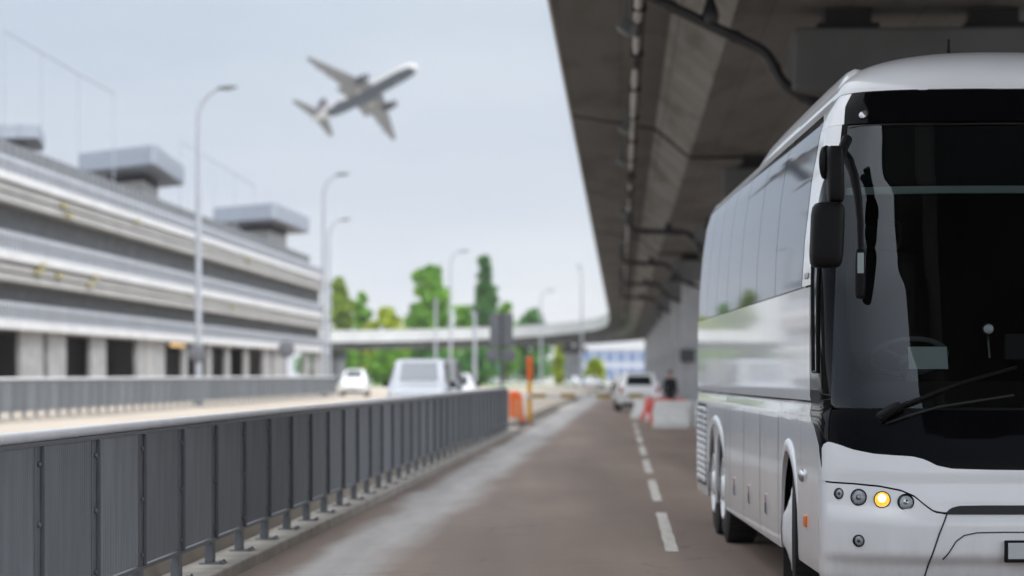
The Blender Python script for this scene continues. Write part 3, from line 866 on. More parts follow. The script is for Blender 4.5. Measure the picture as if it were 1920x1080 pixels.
# headlights
def lamp(p, z, r, kind):
    o = offs(p, z, .001); n = nrm(p, z); n = (n * .8 + Vector((0, -1, 0)) * .2).normalized()
    M = Matrix.Translation(o) @ n.to_track_quat('Z', 'Y').to_matrix().to_4x4()
    root = MB().lathe([(r * 1.12, -.02), (r * 1.12, .004), (r * 1.06, .008), (r * .98, .005), (r * .95, -.012)], 32, M, cap=False).build('headlight' if r > .03 else 'marker_lamp', BLACKP, BUS)
    if kind == 'clear':
        MB().lathe([(r * .96, .003), (r * .8, -.006), (r * .5, -.012), (.001, -.013)], 32, M, cap=False).build('reflector', CHROME, root)
        MB().lathe([(r * .42, -.013), (r * .4, .002), (r * .25, .008), (.001, .01)], 24, M, cap=False).build('bulb_shield', SILVER, root)
    elif kind == 'amber':
        MB().lathe([(r * .98, .001), (r * .9, .004), (r * .5, .007), (.001, .008)], 32, M, cap=False).build('turn_signal', AMBER, root)
        MB().lathe([(r * .5, .0075), (r * .3, .0125), (.001, .0145)], 24, M @ Matrix.Translation((0, r * .18, 0)), cap=False).build('bulb', AMBERB, root)
        return
    else:
        MB().lathe([(r * .97, .001), (r * .6, -.006), (.001, -.009)], 32, M, cap=False).build('reflector', LENSD, root)
        MB().lathe([(r * .4, -.01), (r * .36, .0), (.001, .004)], 20, M, cap=False).build('bulb_shield', CHROME if r > .04 else LENSD, root)
    MB().lathe([(r, .004), (r * .85, .009), (r * .5, .0135), (.001, .015)], 32, M, cap=False).build('lens', LENS, root)


for x, y, r, k in ((1573.5, 925.5, .031, 'smoked'), (1610.5, 932.5, .047, 'clear'), (1654.5, 937, .047, 'amber'), (1698.5, 941.5, .046, 'smoked'), (1610.5, 1014, .034, 'smoked')):
    p, z = px(x, y); lamp(p, z, r, k); lamp(-p, z, r, 'clear' if k == 'amber' else k)

# flanks
AX, ARCH = [(2.45, .61, .46), (9.0, .56, .56), (10.28, .56, .56)], []
LEN = 12.75
for sg in (-1, 1):
    S = side(sg); f0 = Uz(.7) + D_
    cols = set(lin(1.25, 12.5, 160))
    for uc, r, zc in AX: cols |= set(uc + r * math.cos(R(t)) for t in range(2, 179, 4))
    cols |= set(lin(f0 + .02, 1.25, 9))
    cl = sorted(cols); CC = []
    for u in cl:
        lo = .345
        for uc, r, zc in AX:
            if abs(u - uc) < r: lo = zc + math.sqrt(r * r - (u - uc) ** 2)
        hi = 1.418
        if u < 1.25:
            hi = interp(-(1 + (u - f0)), zpil) - .004
        CC.append((u, lo, hi))
        for uc, r, zc in AX:
            pass
    # break columns at arch ends
    full = []
    for i, c in enumerate(CC):
        if i and abs(c[1] - CC[i - 1][1]) > .07:
            a, bq = CC[i - 1], c
            if a[1] < bq[1]: full.append((bq[0] - .002, .345, bq[2]))
            else: full.append((a[0] + .002, .345, a[2]))
        full.append(c)
    rows = [0, .03, .12, .3, .5, .7, .82, .86, .9, .94, .97, .99, 1.0]
    def zrow(lo, hi, t):
        base = .345 + (1.418 - .345) * t
        return lo + (hi - lo) * t
    us = full if sg > 0 else full[::-1]
    b = MB(); n = len(rows); pts = [S(u, zrow(lo, hi, t)) for u, lo, hi in us for t in rows]
    fs = [(i * n + j, (i + 1) * n + j, (i + 1) * n + j + 1, i * n + j + 1) for i in range(len(us) - 1) for j in range(n - 1)]
    b.add(pts, fs).build('lower_side_panel', WHITE, BUS, solid=.025, smooth=25)
    # strip joining bumper and flank
    uu = lambda a, c, n: (lin(a, c, n) if sg > 0 else lin(c, a, n))
    b = MB(); b.grid(lambda u, z: S(u, z), uu(1.235, 12.6, 60), lin(1.432, 2.178, 14)); b.build('upper_side_panel', WHITE, BUS, solid=.02)
    b = MB(); b.grid(lambda u, z: S(u, z, -.03), uu(1.0, 12.6, 12), [1.405, 1.445]); b.build('belt_gap', GAP, BUS, solid=.01)
    b = MB(); b.grid(lambda u, z: S(u, z, -.004), uu(1.5, 12.45, 40), lin(2.17, 3.355, 16)); b.build('window_band', BLACKG, BUS, solid=.01)
    fr = lambda z: interp(z, [(2.19, 1.72), (2.9, 1.5), (3.2, 1.39), (3.27, 1.40), (3.31, 1.46), (3.335, 1.6)])
    edges = [None, 3.62, 5.24, 6.92, 8.4, 9.75, 11.1, 12.3]
    for i in range(7):
        b = MB(); zs = lin(2.19, 3.341, 22)
        lo = (lambda z: fr(z)) if i == 0 else (lambda z, e=edges[i]: e + .011)
        hi = lambda z, e=edges[i + 1]: e - .011
        fn = lambda t, z: S(lo(z) + (hi(z) - lo(z)) * t, z, .002)
        b.grid(fn, lin(0, 1, 14) if sg > 0 else lin(1, 0, 14), zs); b.build('side_window', TINT, BUS)
    # corner post between window and pillar, cantrail, roof edge
    b = MB(); zs = lin(2.192, 3.205, 26)
    fn = lambda t, z: (lambda pp: offs(sg * abs(pp), z, 0))(PR(z) + (-(fr(z) - Uz(z) - D_ + 1) + .008 - PR(z)) * t)
    b.grid(fn, lin(0, 1, 16) if sg > 0 else lin(1, 0, 16), zs); b.build('corner_post', WHITE, BUS, solid=.02)
    b = MB(); fn = lambda t, z: (lambda pp: offs(sg * abs(pp), z, 0))((PF(z) - .022) + ((-2.0) - (PF(z) - .022)) * t)
    b.grid(fn, lin(0, 1, 20) if sg > 0 else lin(1, 0, 20), lin(3.208, 3.42, 8)); b.build('corner_cap', WHITE, BUS, solid=.02)
    b = MB(); b.grid(lambda u, z: S(u, z), uu(1.5, 12.6, 50), [3.345, 3.36, 3.38, 3.4, 3.42, 3.44]); b.build('cantrail', WHITE, BUS, solid=.02)
    # luggage door gaps and latches
    for u in (3.22, 4.75, 6.3, 7.85, 8.35):
        b = MB(); b.grid(lambda uq, z: S(uq, z, .0015), uu(u - .009, u + .009, 2), lin(.36, 1.395, 12)); b.build('door_gap', GAP, BUS, smooth=0)
    for u in (4.15, 5.7, 7.25):
        l = MB().box(*sorted((sg * 1.246, sg * 1.262)), u - .035, u + .035, .53, .69).build('latch', SILVER, BUS, bevel=.006)
        MB().box(*sorted((sg * 1.2625, sg * 1.266)), u - .027, u + .027, .63, .68).build('reflector', AMBERR, l)
        MB().box(*sorted((sg * 1.2625, sg * 1.265)), u - .02, u + .02, .54, .62).build('grip', GAP, l)
    b = MB(); b.box(*sorted((sg * 1.245, sg * 1.268)), 1.24, 1.33, .6, .675); b.build('side_reflector', AMBERR, BUS, bevel=.006)
    b = MB(); b.lathe([(.044, 0), (.042, .015), (.032, .028), (.015, .034), (.002, .035)], 20, Matrix.Translation((sg * 1.247, 1.5, .93)) @ Matrix.Rotation(sg * R(90), 4, 'Y')); b.build('side_lamp', SILVER, BUS)
    for u in (1.62,):
        b = MB(); b.grid(lambda uq, z: S(uq, z, .0015), uu(u - .003, u + .003, 2), lin(.95, 1.395, 12)); b.build('door_gap', GAP, BUS, smooth=0)
    # arch mouldings
    for us_, zc, r in (((2.45,), .46, .61), ((9.0, 10.28), .56, .56)):
        b = MB(); rings = []
        cc = []
        if len(us_) == 1: cc = [(us_[0] + math.cos(R(t)), math.sin(R(t)), us_[0]) for t in range(20, 161, 6)]
        if len(us_) == 2:
            cm = sum(us_) / 2; us_ = (cm,); EX = 2.02
        else: EX = 1.0
        arc = [(us_[-1], t) for t in range(15, 91, 6)] + [(us_[0], t) for t in range(90, 166, 6)]
        for uc, t in arc:
            c_, s_ = math.cos(R(t)), math.sin(R(t)); k = math.sin(R(t)) ** 2
            pr = lambda rr, o: (sg * (1.247 + o), uc + (rr * EX) * c_, zc + rr * s_)
            rings.append([pr(r - .004, -.02), pr(r - .004, .024 * k - .004), pr(r + .02, .026 * k + .002), pr(r + .075, .018 * k + .0), pr(r + .09, -.006)])
        b.loft(rings, False, False, flip=(sg > 0)); b.build('wheel_arch', WHITE, BUS, smooth=50)
    # louvres behind the rear wheels
    b = MB(); b.box(*sorted((sg * 1.2515, sg * 1.254)), 11.05, 12.3, .45, 1.3); lv = b.build('louvre', GAP, BUS)
    b = MB()
    for k in range(12):
        z = .5 + k * .066
        b.add([(sg * 1.255, 11.05, z), (sg * 1.268, 11.05, z - .012), (sg * 1.268, 12.3, z - .012), (sg * 1.255, 12.3, z), (sg * 1.255, 11.05, z + .04), (sg * 1.268, 11.05, z + .026), (sg * 1.268, 12.3, z + .026), (sg * 1.255, 12.3, z + .04)],
              [(0, 1, 2, 3), (7, 6, 5, 4), (1, 5, 6, 2), (0, 4, 5, 1), (3, 2, 6, 7)] if sg > 0 else [(3, 2, 1, 0), (4, 5, 6, 7), (2, 6, 5, 1), (1, 5, 4, 0), (7, 6, 2, 3)])
    b.build('louvre_slat', WHITE, lv, smooth=0)
    # wheels
    for uc, rot in ((2.45, R(-7)), (9.0, 0), (10.28, 0)):
        M = Matrix.Translation((sg * 1.215, uc, .515)) @ Matrix.Rotation(rot, 4, 'Z') @ Matrix.Rotation(sg * R(90), 4, 'Y')
        w = MB().lathe([(.29, -.3), (.45, -.3), (.5, -.28), (.515, -.22), (.515, -.06), (.5, -.02), (.45, 0), (.36, .005), (.3, -.005), (.29, -.03)], 40, M)
        for k in range(60):
            a = 2 * math.pi * k / 60
            w.box(.512, .5165, -.012, .012, -.27, -.02, 0, M @ Matrix.Rotation(a, 4, 'Z'))
        wh = w.build('wheel', RUBBER, BUS, smooth=40)
        rim = MB().lathe([(.3, -.04), (.3, .008), (.285, .015), (.27, .0), (.24, -.06 if uc != 2.45 else .02), (.16, -.05 if uc != 2.45 else .045), (.13, .0 if uc != 2.45 else .06), (.1, .03 if uc != 2.45 else .075), (.001, .035 if uc != 2.45 else .08)], 36, M, cap=False)
        for k in range(10):
            a = 2 * math.pi * k / 10
            rim.lathe([(.014, -.06), (.014, .03 if uc == 2.45 else -.02), (.008, .036 if uc == 2.45 else -.015)], 6, M @ Matrix.Rotation(a, 4, 'Z') @ Matrix.Translation((.19, 0, 0)))
        rim.build('rim', WHITE, wh)
    b = MB(); b.box(*sorted((sg * 1.0, sg * 1.22)), 3.13, 3.15, .12, .42); b.build('mud_flap', RUBBER, BUS)
# roof
b = MB(); rings = []
for u in lin(1.8, 12.6, 30):
    rings.append([(x, u, z) for x, z in ((-1.03, 3.435), (-.98, 3.47), (-.85, 3.49), (-.5, 3.505), (0, 3.51), (.5, 3.505), (.85, 3.49), (.98, 3.47), (1.03, 3.435), (.9, 3.42), (-.9, 3.42))])
b.loft(rings, True, True); b.build('roof', WHITE, BUS, smooth=50)


def capsurf(p, t):                            # front dome, t 0..1 from the screen header to the crown
    ph = t * math.pi / 2; s = -1 if p < 0 else 1; q = abs(p)
    w = 1.045 - .945 * (1 - math.cos(ph)) ; u0 = .725 + 1.15 * (1 - math.cos(ph)); z = 3.425 + .345 * math.sin(ph)
    if q <= 1:
        a, c = plan(q); return Vector((s * w * a, u0 + (D_ + .1 * t) * c, z))
    return Vector((s * w, u0 + D_ + .1 * t + (q - 1) * (2.6 - t * 1.3), z))


b = MB(); b.grid(capsurf, lin(-2, 2, 121), lin(0, 1, 26))
b.build('roof_dome', WHITE, BUS, smooth=60)
MB().box(-.12, .12, 2.3, 4.2, 3.72, 3.768).build('roof_ridge', WHITE, BUS)
# side fairing along each roof edge
sec0 = [(1.045, 3.40), (1.035, 3.47), (1.0, 3.56), (.965, 3.61), (.925, 3.632), (.88, 3.625), (.84, 3.59), (.83, 3.42)]
for sg in (-1, 1):
    b = MB(); rings = []
    for u, k in ((1.22, .55), (1.26, .8), (1.34, .96), (1.5, 1), (2.5, 1.02), (4, 1.0), (5.5, .95), (6.6, .88), (7.3, .62), (7.8, .25), (8.2, .06)):
        dd = .02 * max(0, u - 4)
        rings.append([(sg * (x if z < 3.45 else x + dd * 0), u + (3.63 - z) * -.0 + (.12 * (3.62 - z) / .2 if u < 1.3 else 0) * -.5, 3.40 + (z - 3.40) * k) for x, z in sec0])
    b.loft(rings, True, True, flip=(sg < 0)); b.build('roof_fairing', WHITE, BUS, smooth=50)
b = MB(); rings = []
for u, k in ((2.6, .8), (3, 1), (6.2, .95), (7, .6), (7.6, .1)):
    rings.append([(x, u, 3.5 + k * h) for x, h in ((-.86, 0), (-.84, .07), (-.7, .13), (0, .16), (.7, .13), (.84, .07), (.86, 0))])
b.loft(rings, True, True); b.build('roof_unit', WHITE, BUS, smooth=40)
q = capsurf(-.0, .86); X = (1775 - 960) / F * (BY + 1.75) - BX
MB().lathe([(.04, 0), (.035, .012), (.018, .022), (.015, .07), (.012, .09), (.011, .13), (.008, .135)], 14, Matrix.Translation((X, 1.75, 3.735))).build('aerial', BLACKP, BUS)
# rear
b = MB(); rings = []
for z in lin(.36, 3.46, 24):
    w = Wz(z) - .004; rings.append([(-w, 12.55, z), (-w + .05, 12.68, z), (-w + .2, 12.75, z), (w - .2, 12.75, z), (w - .05, 12.68, z), (w, 12.55, z)])
b.loft(rings, True, True); b.build('rear_panel', WHITE, BUS, smooth=30)
# dark insides
MB().box(-.93, .93, .6, 12.4, .3, 1.3).build('underbody', DARK, BUS)
b = MB(); b.box(-1.12, 1.12, .75, 5.0, 1.3, 1.33); b.box(-1.0, 1.0, 4.9, 5.0, 1.33, 3.3); b.box(-1.0, 1.0, 1.3, 5.0, 3.3, 3.36)
for s in (-1, 1): b.box(*sorted((s * 1.0, s * 1.01)), 1.75, 5, 1.33, 3.3)
b.build('cabin', CLOTHI, BUS, smooth=0)
b = MB(); rings = []
for pcur in lin(-.86, .86, 40):
    f = surf(pcur, 1.42) - nrm(pcur, 1.42) * .05; f2 = surf(pcur, 1.52) - nrm(pcur, 1.52) * .28
    rings.append([(f.x, f.y, 1.31), (f.x, f.y, 1.4), (f2.x * .98, f2.y, 1.56), (f2.x * .9, max(f2.y + .35, .85), 1.55), (f2.x * .9, max(f2.y + .35, .85), 1.31)])
b.loft(rings, True, True); b.build('dashboard', DASH, BUS, smooth=40)


def cabin_pt(x, y, u): Y = BY + u; return Vector(((x - 960) / F * Y - BX - BYAW * u, u, CH + (HY - y) / F * Y))


c = cabin_pt(1740, 671, .36)
Mp = Matrix.Translation(c) @ Matrix.Rotation(R(-22), 4, 'X')
MB().box(-.122, .122, -.001, .001, -.075, .075, 0, Mp).build('paper', PAPER, BUS, smooth=0)
c = cabin_pt(1700, 705, .85); b = MB()
Ms = Matrix.Translation((-.62, .95, 1.72)) @ Matrix.Rotation(R(-28), 4, 'X')
b.tube([Ms @ Vector((.235 * math.cos(R(t)), .235 * math.sin(R(t)), 0)) for t in range(0, 361, 9)], .017, 10, cap=False)
for t in (90, 210, 330): b.tube([Ms @ Vector((0, 0, -.04)), Ms @ Vector((.23 * math.cos(R(t)), .23 * math.sin(R(t)), 0))], .016, 8)
b.lathe([(.07, -.08), (.07, -.02), (.05, -.01)], 16, Ms); b.tube([Ms @ Vector((0, 0, -.05)), (-.62, .75, 1.45)], .04, 10)
b.build('steering_wheel', mat('steering wheel grey', (.16, .17, .18), .45), BUS)
c = cabin_pt(1852, 617, .42)
b = MB().lathe([(.035, 0), (.035, .02), (.03, .03), (.015, .032)], 20, Matrix.Translation(c) @ Matrix.Rotation(R(90), 4, 'X')); b.tube([c + Vector((0, .02, 0)), c + Vector((.02, .1, -.06))], .008, 8); b.tube([c + Vector((.02, .1, -.06)), c + Vector((.03, .1, -.18))], .006, 8)
b.build('dash_camera', SILVER, BUS)
for (x, y, w, h) in ((1905, 650, .14, .08),):
    c = cabin_pt(x, y, .45); MB().box(c.x - w / 2, c.x + w / 2, c.y, c.y + .02, c.z - h, c.z + h).build('dash_screen', GAP, BUS, bevel=.005)
bl = MB(); bl.grid(lambda p, z: offs(p, z, -.05), lin(-.83, .83, 50), [2.755, 2.805]); bl.build('sun_blind_bar', mat('pale blind bar', (.42, .5, .49), .5), BUS, solid=.01)
bl = MB(); bl.grid(lambda p, z: offs(p, z, -.055), lin(-.83, .83, 50), lin(2.81, 3.2, 6)); bl.build('sun_blind', CLOTHI, BUS, solid=.006)
for sx in (-.62, .62):
    b = MB(); b.box(sx - .25, sx + .25, 1.75, 2.25, 1.6, 1.75); b.box(sx - .24, sx + .24, 2.2, 2.34, 1.7, 2.45); b.box(sx - .14, sx + .14, 2.22, 2.32, 2.47, 2.68); b.box(sx - .1, sx + .1, 1.85, 2.1, 1.33, 1.6)
    b.build('seat', CLOTHI, BUS, bevel=.05)
# driver's side window inside the pillar
for sg in (-1, 1):
    b = MB(); zs = lin(1.62, 2.32, 14)
    fn = lambda t, z: offs(sg * (1.02 + .27 * t - .14 * (z - 1.6)), z, .004)
    b.grid(fn, lin(0, 1, 8) if sg > 0 else lin(1, 0, 8), zs); dw = b.build('driver_window', TINT, BUS, solid=.004)
    fr2 = MB(); rings = []
    loop = [(t, 1.62) for t in lin(0, 1, 6)] + [(1, z) for z in lin(1.62, 2.32, 8)][1:] + [(t, 2.32) for t in lin(1, 0, 6)][1:] + [(0, z) for z in lin(2.32, 1.62, 8)][1:]
    fr2.tube([offs(sg * (1.02 + .27 * t - .14 * (z - 1.6)), z, .006) for t, z in loop], .011, 6); fr2.build('window_frame', BLACKP, dw)
# badge
q, z = px(1514, 517); o_ = surf(q, z); MB().box(o_.x - .012, o_.x - .002, o_.y - .09, o_.y + .09, z - .02, z + .02).build('badge', SILVER, BUS, bevel=.004)


# mirrors
def rbox(cx, cy, cz, w, d, h, r=.3, tilt=0):
    rings = []; b = MB(); n = 28
    for t, k in ((-1, .55), (-.96, .8), (-.85, .94), (-.6, 1), (0, 1), (.6, 1), (.85, .94), (.96, .8), (1, .55)):
        rings.append([(cx + math.copysign(abs(math.cos(a)) ** .45, math.cos(a)) * w / 2 * k + tilt * t, cy + math.copysign(abs(math.sin(a)) ** .6, math.sin(a)) * d / 2 * k, cz + t * h / 2) for a in [2 * math.pi * i / n for i in range(n)]])
    return b.loft(rings)


def scr(x, y, u): return cabin_pt(x, y, u)


a = scr(1551, 441, .12); mw = 62 / F * (BY + .12)
m1 = rbox(a.x, a.y, a.z, mw, .2, 123 / F * (BY + .12), tilt=.008).build('mirror', BLACKP, BUS, smooth=60)
gl = rbox(a.x, a.y + .105, a.z, mw * .85, .012, .34).build('mirror_glass', CHROME, m1)
a2 = scr(1566, 327, .15); m2 = rbox(a2.x, a2.y, a2.z, .105, .17, 106 / F * (BY + .15), tilt=-.004).build('mirror', BLACKP, BUS, smooth=60)
a3 = scr(1550, 305, .2); M = Matrix.Translation((a3.x, a3.y, a3.z)) @ Matrix.Rotation(R(62), 4, 'Z') @ Matrix.Rotation(R(90), 4, 'X') @ Matrix.Diagonal((.75, 1, 1, 1))
MB().lathe([(.1, -.02), (.108, 0), (.1, .02), (.09, .022)], 24, M).build('mirror_rim', BLACKP, m2)
b = MB(); b.tube([scr(1574, 300, .2), scr(1580, 280, .32), scr(1588, 262, .5)], [.028, .032, .035], 10)
b.tube([scr(1572, 380, .15), scr(1566, 395, .13)], .025, 10)
b.build('mirror_arm', BLACKP, m2)
b = MB(); arm = [(1580, 284), (1592, 300), (1602, 330), (1609, 370), (1613, 415), (1614, 475)]
b.tube([scr(x, y, (.5, .46, .42, .37, .33, .3)[i]) for i, (x, y) in enumerate(arm)], [.03, .032, .03, .026, .022, .018], 10); b.build('front_mirror_arm', BLACKP, m2)
a = scr(1613, 513, .3); m3 = rbox(a.x, a.y, a.z, .062, .06, 94 / F * (BY + .3)).build('mirror', BLACKP, BUS, smooth=60)
MB().box(a.x - .022, a.x + .02, a.y - .034, a.y - .03, a.z - .0, a.z + .13).build('mirror_glass', mat('mirror pane', (.12, .14, .14), .15, metal=.7), m3, bevel=.004)
ar = MB()                                        # the kerb-side mirror, mirrored
rbox(-scr(1551, 441, .12).x, .12, scr(1551, 441, .12).z, mw, .2, .39).build('mirror', BLACKP, BUS, smooth=60)
ar.tube([(1.2, .12, 2.6), (1.15, .3, 3.0), (1.08, .55, 3.1)], .03, 10).build('mirror_arm', BLACKP, BUS)
# wiper
b = MB(); w0, w1, w2 = px(1656, 783), px(1720, 752), px(1905, 690)
b.tube([offs(w0[0], w0[1], .05), offs(*px(1672, 773), .055), offs(*px(1690, 764), .05)], [.03, .033, .03], 12)
b.tube([offs(*px(1688, 765), .045), offs(w1[0], w1[1], .04), offs(*px(1800, 720), .035), offs(w2[0], w2[1], .03)], [.016, .014, .012, .01], 8)
b.lathe([(.034, 0), (.034, .05), (.02, .065)], 16, Matrix.Translation(offs(w0[0], w0[1], 0)) @ nrm(*w0).to_track_quat('Z', 'Y').to_matrix().to_4x4())
b.build('wiper', BLACKP, BUS)
b = MB(); b.tube([offs(*px(1662, 795), .02), offs(*px(1700, 782), .02), offs(*px(1760, 764), .02), offs(*px(1900, 742), .02)], [.008, .009, .009, .008], 6); b.build('wiper_blade', GAP, BUS)


# ------------------------------------------------------------------ cars
def make_car(label, group, paint, secs, glass, W, L, lamps, rear=False, plate=True, gm_=None):
    root = thing('car', label, 'car', (0, 0, 0), 0, group)
    rings = []
    for (y, zl, zb, zt, w, wt) in secs:
        h = [(w * .86, zl), (w, zl + .14), (w * 1.01, (zl + zb) / 2), (w * .985, zb), (wt, zt - .07 * min(1, (zt - zb) * 3)), (wt * .82, zt)]
        rings.append([(x, y, z) for x, z in h] + [(-x, y, z) for x, z in h[::-1]])
    b = MB(); b.loft(rings, True, True, flip=True); body = b.build('body', paint, root, smooth=40, bevel=0)
    for nm, cells in [(k, [c for c in v if (c[1] < 6) == lf]) for k, v in glass.items() for lf in (True, False)]:
        if not cells: continue
        g = MB()
        for i, j in cells:
            q = [Vector(rings[i][j]), Vector(rings[i + 1][j]), Vector(rings[i + 1][(j + 1) % 12]), Vector(rings[i][(j + 1) % 12])]
            n = (q[1] - q[0]).cross(q[3] - q[0]).normalized(); cen = sum(q, Vector()) / 4
            mid = Vector((0, (q[0].y + q[1].y) / 2, .8))
            if n.dot(cen - mid) < 0: n = -n
            q = [cen + (v - cen) * .9 + n * .012 for v in q]
            g.add(q + [v - n * .02 for v in q], [(0, 1, 2, 3), (4, 7, 6, 5), (0, 4, 5, 1), (1, 5, 6, 2), (2, 6, 7, 3), (3, 7, 4, 0)])
        g.build(nm, gm_ or CGLS, root, smooth=0)
    for s in (-1, 1):
        for yw in (L * .18, L * .82):
            M = Matrix.Translation((s * (W - .1), yw, .33)) @ Matrix.Rotation(s * R(90), 4, 'Y')
            w_ = MB().lathe([(.2, -.12), (.3, -.12), (.33, -.08), (.33, .06), (.3, .1), (.21, .1)], 24, M).build('wheel', RUBBER, root)
            MB().lathe([(.21, .08), (.19, .09), (.1, .07), (.001, .08)], 16, M, cap=False).build('rim', SILVER, w_)
        for (x, z, w, h, m, nm) in lamps:
            y = -.02 if True else 0
            MB().box(s * x - w / 2, s * x + w / 2, -.012, .2, z - h / 2, z + h / 2).build(nm, m, root, bevel=.02)
        MB().box(*sorted((s * (W - .02), s * (W + .17))), L * .3 if not rear else L * .66, (L * .3 if not rear else L * .66) + .1, secs[2][2] - .02, secs[2][2] + .15).build('wing_mirror', BLACKP, root, bevel=.03)
    if plate: MB().box(-.26, .26, -.02, .1, .5, .62).build('number_plate', PLATE, root, bevel=.004)
    b = MB(); b.box(-W * .8, W * .8, -.015, .12, .24, .4); b.build('bumper_trim', BLACKP, root, bevel=.02)
    return root


# (y, low z, belt z, top z, half width low, half width top); y = 0 is the end facing the camera
front_van = [(0, .3, .75, .8, .78, .7), (.1, .24, .9, .98, .9, .76), (.75, .22, 1.02, 1.12, .93, .8), (1.0, .22, 1.06, 1.18, .93, .8), (1.65, .22, 1.12, 1.78, .94, .72), (2.0, .22, 1.12, 1.84, .94, .76), (3.2, .22, 1.12, 1.86, .94, .78), (4.2, .24, 1.12, 1.84, .93, .77), (4.4, .3, 1.05, 1.7, .86, .7)]
sidecells = [(4, 3), (5, 3), (6, 3), (4, 7), (5, 7), (6, 7)]
VAN = make_car('silver van facing the camera beyond the end of the near fence', 'vehicles on the sandy road', CARS, front_van, {'windscreen': [(3, 5)], 'side_glass': sidecells}, .94, 4.4, [(.68, .78, .28, .2, HEADL, 'headlight')], gm_=VGLS)
VAN.location = (P(783, 700, 77).x, 77, .23)
DV = dup(VAN, (P(815, 700, 93).x, 93, .23), 0, 'dark van half hidden behind the silver van')
for c in DV.children:
    if c.name.startswith('body'): c.data = c.data.copy(); c.data.materials[0] = CARD; c.scale = (1, 1, 1.05)
suv = [(0, .42, .95, 1.0, .8, .7), (.06, .3, 1.0, 1.06, .92, .78), (.16, .28, 1.04, 1.12, .94, .78), (.42, .28, 1.06, 1.58, .94, .66), (.75, .28, 1.06, 1.68, .94, .7), (1.8, .28, 1.05, 1.72, .95, .72), (2.6, .28, 1.04, 1.66, .95, .68), (3.3, .28, 1.02, 1.12, .94, .76), (4.2, .28, .92, 1.0, .92, .72), (4.4, .4, .8, .86, .8, .6)]
SUV = make_car('white car seen from behind, stopped past the boom under the overpass', 'vehicles under the overpass', CARW, suv, {'rear_window': [(2, 5)], 'side_glass': [(3, 3), (4, 3), (5, 3), (3, 7), (4, 7), (5, 7)]}, .95, 4.4, [(.8, .95, .16, .26, REDL, 'tail_lamp')], rear=True)
SUV.location = (P(1199, 700, 112).x, 112, .0)
sed = [(0, .3, .62, .66, .75, .65), (.1, .22, .74, .8, .86, .72), (.9, .2, .88, .96, .89, .74), (1.1, .2, .9, 1.0, .89, .74), (1.85, .2, .95, 1.38, .9, .62), (2.3, .2, .95, 1.44, .9, .64), (3.1, .2, .95, 1.4, .9, .62), (3.9, .2, .94, 1.02, .89, .72), (4.5, .3, .85, .9, .8, .66)]
SED = make_car('white saloon right of the silver van', 'vehicles on the sandy road', CARW, sed, {'windscreen': [(3, 5)], 'side_glass': [(4, 3), (5, 3), (6, 3), (4, 7), (5, 7), (6, 7)]}, .9, 4.5, [(.66, .64, .28, .14, HEADL, 'headlight')])
SED.location = (P(853, 700, 108).x, 108, .23)
SW = make_car('bright white car at the far end of the farther fence', 'vehicles on the sandy road', CARW, [(y, a, b_ * 1.12, c * 1.2, w, t) for y, a, b_, c, w, t in sed], {'windscreen': [(3, 5)], 'side_glass': [(4, 3), (5, 3), (4, 7), (5, 7)]}, .9, 4.5, [(.66, .72, .28, .18, HEADL, 'headlight')])
SW.location = (P(661, 700, 163).x, 163, .23)
dup(SUV, (P(1172, 700, 215).x, 215, 0), 0, 'far white car beyond the car at the boom', 'vehicles under the overpass')
dup(SED, (P(1097, 700, 300).x, 300, 0), R(20), 'pale far car parked left of the bright road', 'cars parked far ahead')
dup(SED, (P(1122, 700, 320).x, 320, 0), R(15), 'pale far car parked in front of the blue glass building', 'cars parked far ahead')

# ------------------------------------------------------------------ boom barrier, cabinet, plastic barriers
p = P(968, 797, 82.5)
c = thing('barrier_cabinet', 'orange cabinet at the end of the near fence', 'cabinet', (p.x, 82.5, 0), R(6))
b = MB(); rings = [[(x * w + sh, y * w, z) for x, y in ((-.22, -.2), (.22, -.2), (.22, .2), (-.22, .2))] for z, w, sh in ((.08, 1.04, .02), (.2, 1, .015), (.9, .92, -.02), (1.02, .8, -.05), (1.1, .55, -.08))]
b.loft(rings).build('housing', ORANGE, c, bevel=.03)
MB().box(-.26, .28, -.24, .24, 0, .08).build('base', SIGND, c)
MB().box(-.12, .16, -.215, -.19, .25, .8).build('door', mat('faded orange', (.72, .24, .09), .5, var=.1), c, bevel=.01)
p = P(993, 795, 84)
c = thing('boom_barrier', 'orange topped yellow post with a striped boom across the lane', 'barrier', (p.x, 84, 0))
MB().box(-.075, .075, -.075, .075, .06, 1.45).build('post', YPOLE, c, bevel=.02)
MB().box(-.09, .09, -.09, .09, 1.453, 2.08).lathe([(.11, 2.08), (.11, 2.14), (.05, 2.2)], 16).build('post_head', ORANGE, c, bevel=.02)
MB().box(-.13, .13, -.13, .13, 0, .058).build('base', SIGND, c)
L_ = P(1215, 743, 84).x - p.x
b = MB().box(-.15, L_, -.2, -.14, .86, .98); bo = b.build('boom', WHP, c, bevel=.01)
MUST = mat('mustard stripe', (.3, .2, .03), .5)
for t in (.05, 1.0, 2.15, 3.2):
    MB().box(t, t + .48, -.206, -.134, .854, .986).build('stripe', MUST, bo)


